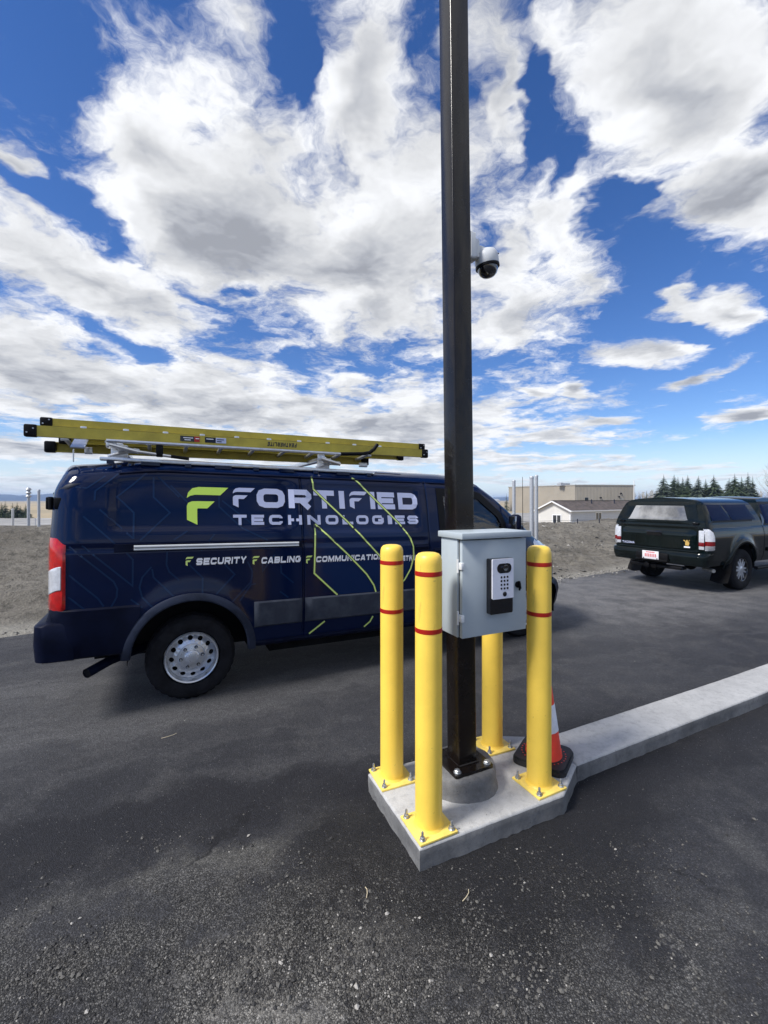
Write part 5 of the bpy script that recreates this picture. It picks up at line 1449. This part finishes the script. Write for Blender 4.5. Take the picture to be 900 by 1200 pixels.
m = MB(); m.add([(x, y, -2.10) for x, y in ((22, 70), (60, 95), (110, 140), (90, 150), (14, 118))], [tuple(range(5))]); struct(m.build('yard', M['lot'], None, 0))

# distant mountain range
rows = [[], [], []]
ang = np.linspace(R(20), R(160), 220)
ridge = fbm(ang * 26, ang * 0 + 3, 6, 91, .55)
for a_, q_ in zip(ang, ridge):
    hh = (16 + 50 * max(q_ - .18, 0)) * (0.45 + .55 * sstep(R(75), R(118), a_)); 
    for k, (d_, z) in enumerate(((2350, -6), (2500, hh * .55), (2700, hh))): rows[k].append(Vector((d_ * math.cos(a_), d_ * math.sin(a_), z)))
M['mountain'] = mat('far_mountain_haze_tint', (.022, .045, .095), .95, vcol=(.035, .062, .12), vscale=.02)  # rock and forest colour carries the blue of distant haze
m = MB(); m.grid(rows); rb = [Vector((p.x * 1.04, p.y * 1.04, -6)) for p in rows[2]]; m.grid([rows[2], rb]); struct(m.build('mountain_range', M['mountain'], None, 60))

# ------------------------------------------------------------------ loose stones and straw on the mat
stone_v = [(0, 0, 1), (.9, 0, .1), (.28, .86, .05), (-.73, .53, -.05), (-.73, -.53, .08), (.28, -.86, -.05), (0, 0, -.8)]
stone_f = [(0, 1, 2), (0, 2, 3), (0, 3, 4), (0, 4, 5), (0, 5, 1), (6, 2, 1), (6, 3, 2), (6, 4, 3), (6, 5, 4), (6, 1, 5)]
rnd = random.Random(23)
M['stone_dark'] = mat('dark_aggregate', (.030, .029, .029), .8); M['stone_mid'] = mat('grey_aggregate', (.105, .101, .093), .85); M['stone_pale'] = mat('pale_aggregate', (.34, .325, .30), .85)
def scatter(name, n, spot, sizes, weights, zf=lambda x, y: 0.0):
    mb = MB()
    for _ in range(n):
        x, y = spot(); s_ = sizes(); Xm = Matrix.Translation((x, y, zf(x, y) + s_ * .25)) @ Matrix.Rotation(rnd.uniform(0, 6.28), 4, 'Z') @ Matrix.Rotation(rnd.uniform(-.5, .5), 4, 'X')
        mi = rnd.choices((0, 1, 2), weights)[0]
        mb.add([(vx * s_ * rnd.uniform(.7, 1.25), vy * s_ * rnd.uniform(.6, 1.1), vz * s_ * rnd.uniform(.45, .8)) for vx, vy, vz in stone_v], stone_f, mi, Xm)
    return stuff(mb.build(name, [M['stone_dark'], M['stone_mid'], M['stone_pale']], None, 0))
def in_island(x, y): return inside_poly(x, y, [(.10, 1.93), (1.0, 2.30), (1.2, 2.6), (6, 5.0), (6, 5.5), (1.0, 2.98), (.75, 3.0), (-.15, 2.56)])
def clump(x, y, f, sd_): return float(fbm(np.array([x * f]), np.array([y * f]), 4, sd_, .6)[0])
def spot_fore():
    while True:
        x, y = rnd.gauss(-.40, .62), abs(rnd.gauss(0, .30)) + 1.30
        if rnd.random() < .18: x, y = rnd.uniform(-1.7, 2.0), rnd.uniform(1.3, 2.2)
        if in_island(x, y): continue
        if rnd.random() < sstep(.46, .62, clump(x, y, 5.0, 201)) * .95 + .05: return x, y
scatter('loose_gravel', 13000, spot_fore, lambda: min(.0015 + rnd.expovariate(1 / .0019), .012), (46, 50, 3))
def spot_wide():
    while True:
        x, y = rnd.uniform(-4, 5), rnd.uniform(1.4, 8)
        if not in_island(x, y): return x, y
scatter('scattered_gravel', 1500, spot_wide, lambda: .002 + rnd.expovariate(1 / .0014), (60, 38, 1.6))
def edge_spot():
    k = rnd.randrange(len(ed)); 
    while not -9 < ed[k][0] < 13: k = rnd.randrange(len(ed))
    return ed[k][0] + rnd.gauss(0, .10), ed[k][1] + rnd.gauss(.05, .16)
scatter('edge_gravel', 2600, edge_spot, lambda: .004 + rnd.expovariate(1 / .007), (12, 52, 36))
near_ = [k for k in range(len(V)) if -9 < V[k][0] < 11 and .35 < D[k % nc_] < 8.5]
def bank_spot():
    global bank_z
    while True:
        k = rnd.choice(near_); x, y = V[k][0], V[k][1]
        if rnd.random() < sstep(.40, .62, clump(x, y, .9, 305)): break
    bank_z = float(V[k][2]); return x, y
scatter('bank_stones', 3000, bank_spot, lambda: min(.010 + rnd.expovariate(1 / .013), .075), (5, 66, 14), lambda x, y: bank_z - .004)
for x, y, L, a_, lab in ((-1.575, 3.08, .11, 25, 'short curved straw lying on the asphalt below the van rear wheel'), (-.075, 1.845, .055, 80, 'hooked pale straw lying on the asphalt in front of the island corner'), (.33, 1.83, .07, 40, 'thin dark straw lying on the asphalt beside the island front')):
    m = MB(); ca, sa = math.cos(R(a_)), math.sin(R(a_)); m.tube([(0, 0, .006), (L * .35 * ca, L * .35 * sa, .009), (L * .7 * ca - .1 * L * sa, L * .7 * sa + .1 * L * ca, .008), (L * .9 * ca - .28 * L * sa, L * .9 * sa + .28 * L * ca, .006)], .0016, 5)
    o = m.build('straw', M['straw'], None, 30); o.location = (x, y, 0); tag(o, lab, 'straw', 'straws blown onto the asphalt')

# ------------------------------------------------------------------ posts, fence
def post(name, x, y, z0, z1, r_, lab, cat, group=None, n=16, cap=True):
    t_ = thing(name, lab, cat, (x, y, z0), 0, group)
    m = MB(); H = z1 - z0; m.tube([(0, 0, -.3), (0, 0, H)], r_, n); m.build('tube', M['galv'], t_, 40)
    if cap: m = MB(); m.lathe([(r_ * 1.08, H - .04), (r_ * 1.08, H), (r_ * .8, H + r_ * .35), (0, H + r_ * .5)], n); m.build('cap', M['galv'], t_, 45)
    return t_
PG = 'galvanised gate posts beyond the van'
post('steel_post', 4.15, 12.25, .55, 2.345, .056, 'thicker galvanised post of the pair standing in the soil past the van bonnet', 'steel post', PG)
post('steel_post', 4.42, 12.65, .55, 2.40, .050, 'slimmer galvanised post just behind another post past the van bonnet', 'steel post', PG)
post('steel_post', 4.47, 15.0, .45, 2.36, .056, 'lone galvanised post between the van windscreen and the tan building', 'steel post', PG)
FG = 'thin posts at the edge of the far soil bank'
post('fence_post', -8.95, 11.3, .62, 1.95, .032, 'pale metal post standing on the soil bank just behind the van rear', 'fence post', FG, 10)
ft = post('fence_post', -14.6, 17.9, -.5, 2.14, .055, 'taller grey post with a knobbed top beyond the soil bank', 'fence post', FG, 10, cap=False)
m = MB()
for k in range(3): m.lathe([(.055, 2.30 + .14 * k), (.11, 2.34 + .14 * k), (.05, 2.42 + .14 * k)], 10)
m.build('insulator', M['galv'], ft, 45)
post('fence_post', -34.5, 40.5, -2.2, .85, .10, 'short white post in front of the far dark conifers', 'fence post', FG, 10)
fn = thing('wire_fence', 'thin wire fence strung across the pale lot behind the van', 'fence', (-40, 50, -2.12), 0)
for k in range(16):
    m = MB(); m.tube([(k * 2.6, -k * .25, 0), (k * 2.6, -k * .25, 1.75)], .035, 8); m.build('fence_stake', M['galv'], fn, 40)
for z in (.5, 1.1, 1.68): m = MB(); m.tube([(0, 0, z), (39, -3.75, z)], .012, 5); m.build('wire', M['galv'], fn, 40)
fn = thing('wire_fence', 'low dark wire fence crossing between the lone post and the tan building', 'fence', (6.0, 21.5, -.6), R(20))
for k in range(6):
    m = MB(); m.tube([(k * 1.5, 0, -.8), (k * 1.5, 0, 1.30)], .025, 8); m.build('fence_stake', M['plastic'], fn, 40)
for z in (.55, .9, 1.22): m = MB(); m.tube([(0, 0, z), (7.5, 0, z)], .008, 5); m.build('wire', M['plastic'], fn, 40)

# ------------------------------------------------------------------ buildings
def wall_frame(origin, ang): return Matrix.Translation(origin) @ Matrix.Rotation(ang, 4, 'Z')
bd_ = thing('metal_building', 'large flat roofed tan metal clad building beyond the pale house', 'building', (57.0, 130.0, -2.2), 0)
Hb = 8.3
foot = [(0, 0), (18.9, 2.0), (14.6, 40), (-13.5, 22)]     # near corner, right corner, back, far left corner
m = MB()
for i in range(4):
    a_, b_ = Vector(foot[i]), Vector(foot[(i + 1) % 4]); L = (b_ - a_).length; n = int(L / .45); t_ = (b_ - a_).normalized(); nn = Vector((t_.y, -t_.x)); row0 = []; row1 = []
    for k in range(n + 1):
        p = a_ + t_ * (L * k / n)
        for d_, o_ in ((0, 0), (.12, .05), (.26, .05)):
            if k == n and d_: continue
            q_ = p + t_ * (d_ if k < n else 0) + nn * (o_ if 0 < k < n else 0); row0.append(Vector((q_.x, q_.y, 0))); row1.append(Vector((q_.x, q_.y, Hb)))
    m.grid([row0, row1])
m.add([(x, y, Hb - .3) for x, y in foot], [(0, 1, 2, 3)])
m.build('cladding', M['tan_steel'], bd_, 0)
m = MB()
for i in range(4):
    a_, b_ = Vector(foot[i]), Vector(foot[(i + 1) % 4]); c = (a_ + b_) / 2; L = (b_ - a_).length; m.box((c.x, c.y, Hb + .05), (L + .3, .3, .32), 0, math.atan2((b_ - a_).y, (b_ - a_).x))
m.build('parapet_trim', M['tan_steel2'], bd_, 0)
rt = math.atan2(2.0, 18.9)
def on_right(s_, z, d_): return Vector((s_ * math.cos(rt) + d_ * math.sin(rt), s_ * math.sin(rt) - d_ * math.cos(rt), z))
m = MB(); m.box(on_right(3.5, 4.1, .05), (1.2, .12, 1.25), 0, rt); wf = m.build('window', M['tan_steel2'], bd_, 0)
m = MB(); m.box(on_right(3.5, 4.1, .12), (1.0, .06, 1.05), 0, rt); m.build('pane', M['win_dark'], wf, 0)
for s_, z in ((14.5, 5.9), (8.0, 4.6), (13.9, 4.9)): m = MB(); m.box(on_right(s_, z, .2), (.5, .35, .35), 0, rt, bev=.05); m.build('wall_light', M['black'], bd_, 30)
m = MB(); m.box(on_right(14.9, 3.4, .08), (1.1, .10, 2.2), 0, rt); m.build('door', M['tan_steel2'], bd_, 0)
m = MB(); m.box((-2.0, 3.6, Hb + .35), (3.3, 1.8, .75), 0, .3); m.box((-2.9, 3.2, Hb + .8), (.8, .8, .2), 0, .3); m.build('rooftop_unit', M['galv'], bd_, 0)
m = MB(); m.tube([on_right(18.6, 0, .3), on_right(18.6, 9.8, .3)], .12, 8); m.build('corner_mast', M['white_trim'], bd_, 40)

hs_ = thing('bungalow', 'long low pale house with brown shingle roof in front of the tan building', 'house', (26.9, 63.0, -2.4), R(35))
Le, Wd, ev, pk = 26.0, 5.3, 2.62, 3.85
m = MB(); m.add([(0, 0, 0), (Le, 0, 0), (Le, 0, ev), (0, 0, ev), (0, Wd, 0), (Le, Wd, 0), (Le, Wd, ev), (0, Wd, ev)], [(0, 1, 2, 3), (5, 4, 7, 6)]); m.add([(Le, 0, 0), (Le, Wd, 0), (Le, Wd, ev), (Le, Wd / 2, pk), (Le, 0, ev)], [(0, 1, 2, 3, 4)])
m.build('long_wall', M['siding'], hs_, 0)
m = MB(); m.add([(0, 0, 0), (0, 0, ev), (0, Wd / 2, pk), (0, Wd, ev), (0, Wd, 0)], [(0, 1, 2, 3, 4)]); m.build('gable_wall', M['siding_cream'], hs_, 0)
for k in range(9):
    m = MB(); m.box((Le / 2, -.012, .35 + .25 * k), (Le - .02, .02, .018), 0); o = m.build('siding_lap', M['white_trim'], hs_, 0)
oh = .45; slope = (pk - ev) / (Wd / 2)
def slope_sheet(s_, z_off, t_):
    mm = MB(); y0, y1 = (-oh, Wd / 2) if s_ < 0 else (Wd + oh, Wd / 2); z0 = ev - slope * oh + z_off; z1 = pk + z_off
    mm.add([(-oh, y0, z0), (Le + oh, y0, z0), (Le + oh, y1, z1), (-oh, y1, z1), (-oh, y0, z0 + t_), (Le + oh, y0, z0 + t_), (Le + oh, y1, z1 + t_), (-oh, y1, z1 + t_)], [(0, 1, 2, 3), (4, 5, 6, 7), (0, 1, 5, 4), (1, 2, 6, 5), (3, 0, 4, 7)])
    return mm
mm = merge([slope_sheet(-1, .02, .14), slope_sheet(1, .02, .14)]); mm.box((Le / 2, Wd / 2, pk + .17), (Le + .9, .3, .06), 0)
rf = mm.build('roof', M['shingle'], hs_, 0)
for x in (8.5, 15.5): m = MB(); m.tube([(x, Wd * .3, pk - .6), (x, Wd * .3, pk + .35)], .09, 8); m.build('vent_pipe', M['plastic'], rf, 40)
m = MB(); m.box((Le / 2, -oh - .05, ev - slope * oh + .06), (Le + .9, .10, .17), 0); m.box((Le / 2, -oh / 2, ev - slope * oh - .02), (Le + .8, oh, .03), 0); m.tube([(.25, -.08, .1), (.25, -.08, ev - .1)], .05, 8); m.build('eaves_gutter', M['white_trim'], hs_, 0)
m = MB(); gl_ = math.hypot(Wd / 2 + oh, pk - ev + slope * oh)
for s_ in (-1, 1):
    c = Vector((-oh - .03, Wd / 2 + s_ * (Wd / 2 + oh) / 2, (pk + ev - slope * oh) / 2 + .04)); m.box(c, (.08, gl_, .20), 0, rot=Matrix.Rotation(-s_ * math.atan(slope), 4, 'X'))
m.build('gable_trim', M['white_trim'], hs_, 0)
def house_window(x, y, z, w_, h_, front=True):
    rot = Matrix.Rotation(0 if front else R(90), 4, 'Z'); out = Vector((0, -.04, 0)) if front else Vector((-.04, 0, 0))
    mm = MB()
    for s_ in (-1, 0, 1): mm.box(Vector((x, y, z)) + (Vector((s_ * w_ / 2, 0, 0)) if front else Vector((0, s_ * w_ / 2, 0))) + out, (.14 if s_ else .09, .09, h_ + .14), 0, rot=rot)
    for s_ in (-1, 1): mm.box(Vector((x, y, z + s_ * h_ / 2)) + out * 1.05, (w_, .085, .14), 0, rot=rot)
    wf_ = mm.build('window', M['white_trim'], hs_, 0)
    mm = MB(); mm.box(Vector((x, y, z)) + out * .5, (w_, .03, h_), 0, rot=rot); mm.build('pane', M['win_dark'], wf_, 0)
house_window(7.6, 0, 1.45, 1.7, 1.45); house_window(17.5, 0, 1.45, 1.7, 1.45); house_window(0, 2.1, 1.25, 1.4, 1.3, False)
m = MB(); m.box((0.02, -.02, ev / 2), (.14, .14, ev), 0); m.build('corner_trim', M['white_trim'], hs_, 0)
far = thing('farm_shed', 'tiny white shed far off on the tan prairie beside two small conifers', 'shed', (118, 470, -2.0), .3)
m = MB(); m.box((0, 0, 1.6), (11, 7, 3.2), 0); m.build('wall', M['white_trim'], far, 0)
m = MB(); m.prism([(-4, 0), (4, 0), (0, 1.8)], -5.8, 5.8, X=Xf((0, 0, 3.2), (0, 1, 0), (0, 0, 1), (1, 0, 0))); m.build('roof', M['galv'], far, 0)

# ------------------------------------------------------------------ trees
def conifer_mesh(H, Rb, seed, n_lev=26, dense=1.0):
    rnd_ = random.Random(seed); m = MB()
    for i in range(n_lev):
        t_ = i / (n_lev - 1); z = H * lerp(.06, .985, t_ ** .92); rad = Rb * (1 - t_) ** .85 * rnd_.uniform(.78, 1.12) + .10
        nb = max(4, int((13 * (1 - t_) + 5) * dense))
        for k in range(nb):
            a_ = rnd_.uniform(0, 2 * math.pi); L = rad * rnd_.uniform(.55, 1.15); dr = rnd_.uniform(.10, .42); up = rnd_.uniform(-.02, .16)
            ca, sa = math.cos(a_), math.sin(a_); wv_ = L * rnd_.uniform(.22, .40)
            segs = 3
            for s_ in range(segs):
                f0, f1 = s_ / segs, (s_ + 1) / segs * 1.12; w0 = wv_ * (1 - f0 * .75)
                zz0 = z + up * L - dr * L * f0 ** 1.3; zz1 = z + up * L - dr * L * f1 ** 1.3 - rnd_.uniform(0, .06) * H * .2
                p0 = Vector((ca * L * f0, sa * L * f0, zz0)); p1 = Vector((ca * L * f1, sa * L * f1, zz1)); sd_ = Vector((-sa, ca, 0)) * w0
                m.add([p0 + sd_ * .4, p1 + sd_ * rnd_.uniform(.2, .9) - Vector((0, 0, w0 * rnd_.uniform(.1, .5))), p0 - sd_ * .4 - Vector((0, 0, w0 * rnd_.uniform(.2, .7)))], [(0, 1, 2)])
                m.add([p0 - sd_ * .4, p1 - sd_ * rnd_.uniform(.2, .9) - Vector((0, 0, w0 * rnd_.uniform(.1, .4))), p0 + sd_ * .4 - Vector((0, 0, w0 * rnd_.uniform(.2, .7)))], [(0, 1, 2)])
    for k in range(4): m.add([(-.05, 0, H * .96), (.05, 0, H * .96), (rnd_.uniform(-.03, .03), 0, H * 1.03)], [(0, 1, 2)])
    return m
def conifer(x, y, z, H, Rb, seed, lab, group, mt='spruce', n_lev=26, dense=1.0):
    t_ = thing('spruce_tree' if H > 4 else 'young_conifer', lab, 'tree', (x, y, z), 0, group)
    conifer_mesh(H, Rb, seed, n_lev, dense).build('crown', M[mt], t_, 0)
    m = MB(); m.tube([(0, 0, -.2), (0, 0, H * .5), (0, 0, H * .97)], [H * .016, H * .010, .015], 7); m.build('trunk', M['bark'], t_, 40)
SG = 'spruces in a row behind the pickup truck'
spr = [(777.7, 557, 108, 2.3), (782.5, 567, 112, 1.4), (790, 556.5, 109, 2.4), (794.5, 560, 113, 1.9), (800, 560, 107, 1.9), (806, 557.5, 111, 2.5), (818.5, 558.5, 108, 2.4), (827, 562, 110, 1.8), (836.5, 557, 107, 2.6), (854.5, 561, 112, 2.3), (861, 556, 108, 2.6), (869, 559, 113, 2.0), (876.5, 554.5, 108, 2.1), (882, 559, 110, 1.5)]
names = ['pointed dark spruce first in the row beside the tan building', 'low slim spruce tucked behind the first tall one of the row', 'tall broad spruce third in the row above the canopy rear window', 'lesser spruce crowding against a taller one above the canopy', 'narrow spruce fifth in the row above the canopy roof', 'bushy spruce sixth in the row with a ragged top', 'separate wide spruce in the middle of the row over the canopy corner', 'small spruce filling the dip in the middle of the row', 'tall symmetrical spruce with a sharp tip after the dip in the row',
         'stout spruce opening the second clump over the truck side windows', 'tallest spruce of the second clump over the truck side windows', 'thin spruce behind the second clump near its end', 'tall slender spruce last but one in the row', 'slimmest spruce at the far end of the row over the truck cab']
for i, (u, v, Yd, rb) in enumerate(spr):
    conifer((u - 450) / 510.7 * Yd, Yd, -2.3, 2.3 + 1.69 + (586 - v) * Yd / 510.7, rb * 1.6, 40 + i, names[i], SG, 'spruce' if i % 3 else 'spruce_b', 32, 1.9)
conifer((757.8 - 450) / 510.7 * 120, 120, -2.3, 6.4, 1.2, 71, 'small dark spruce just past the corner of the tan building', SG); conifer((750 - 450) / 510.7 * 124, 124, -2.3, 5.6, 1.0, 72, 'tiny dark spruce half hidden at the edge of the tan building', SG)
LG = 'dark conifers across the pale lot behind the van'
for i, (u, Yd, H_, rb, lab) in enumerate(((1.5, 93, 3.3, 1.25, 'dark bushy conifer at the outer end of the far clump beside the tallest pointed one'), (6, 95, 3.6, 1.2, 'taller pointed conifer second in the far clump behind the lot'), (14.5, 92, 3.2, 1.15, 'dark conifer beside the short white post'), (20, 94, 3.3, 1.4, 'broad dark conifer in the middle of the far clump'), (24, 96, 2.6, 1.2, 'low round conifer sunk in the far clump'), (30, 93, 2.9, 1.3, 'end conifer of the far clump next to the knobbed post'))):
    conifer((u - 450) / 510.7 * Yd, Yd, -2.2, H_, rb, 90 + i, lab, LG, 'spruce', 14, 1.3)
CG = 'two small conifers on the tan prairie'
conifer((593.5 - 450) / 510.7 * 150, 150, -2.2, 6.0, 1.0, 101, 'first of two small conifers seen between windscreen and post', CG, 'spruce', 16, 1.2); conifer((598.7 - 450) / 510.7 * 152, 152, -2.2, 6.4, 1.0, 102, 'slightly taller of two small conifers close to the lone post', CG, 'spruce', 16, 1.2)

def bare_tree(m, x, y, z, H, rnd_, n=46, spread=.35, r0=.05):
    m.tube([(x, y, z), (x + rnd_.uniform(-.1, .1), y, z + H * .5), (x + rnd_.uniform(-.2, .2), y, z + H)], [r0, r0 * .6, r0 * .15], 5)
    for _ in range(n):
        zz_ = rnd_.uniform(.18, .95); a_ = rnd_.uniform(0, 6.28); L = H * spread * (1.1 - zz_) * rnd_.uniform(.5, 1.2); p0 = Vector((x, y, z + H * zz_)); p1 = p0 + Vector((math.cos(a_) * L * .6, math.sin(a_) * L * .6, L * .7)); p2 = p1 + Vector((math.cos(a_ + .4) * L * .3, math.sin(a_ + .4) * L * .3, L * .45))
        m.tube([p0, p1, p2], [r0 * .32, r0 * .2, r0 * .08], 3, cap=False)
        for __ in range(2):
            p3 = p1.lerp(p2, rnd_.random()); m.tube([p3, p3 + Vector((rnd_.uniform(-.3, .3), rnd_.uniform(-.3, .3), rnd_.uniform(.1, .5))) * L], [r0 * .14, r0 * .05], 3, cap=False)
rnd_ = random.Random(5); m = MB()
for k in range(80):
    u = rnd_.uniform(742, 935); Yd = rnd_.uniform(132, 155); v = 573 + 5 * rnd_.random() + (2 if u < 760 else 0)
    bare_tree(m, (u - 450) / 510.7 * Yd, Yd, -2.3, 4.0 + (586 - v) * Yd / 510.7, rnd_, 26, .32, .13)
stuff(m.build('bare_aspen_grove', M['bare_twigs'], None, 0), 'pale leafless grove behind the spruces')
t_ = thing('bare_tree', 'faint leafless tree with fine upright twigs past the last spruce above the truck cab', 'tree', (52.4, 58.0, -2.3), 0)
m = MB(); bare_tree(m, 0, 0, 0, 10.5, random.Random(8), 150, .30, .06); m.build('branches', M['bare_bark'], t_, 0)

# ------------------------------------------------------------------ air
hz = bpy.data.materials.new('haze'); hz.use_nodes = True; t = hz.node_tree; t.nodes.clear(); h = NT(t)
pv = h.n('ShaderNodeVolumePrincipled', ins={'Color': (0.50, 0.68, 1.0, 1), 'Density': 0.00026, 'Anisotropy': 0.0})
h.n('ShaderNodeOutputMaterial', ins={'Volume': pv.outputs[0]})
m = MB(); m.box((0, 0, 22.0), (20000, 20000, 62.0)); stuff(m.build('haze', hz, None, 0))
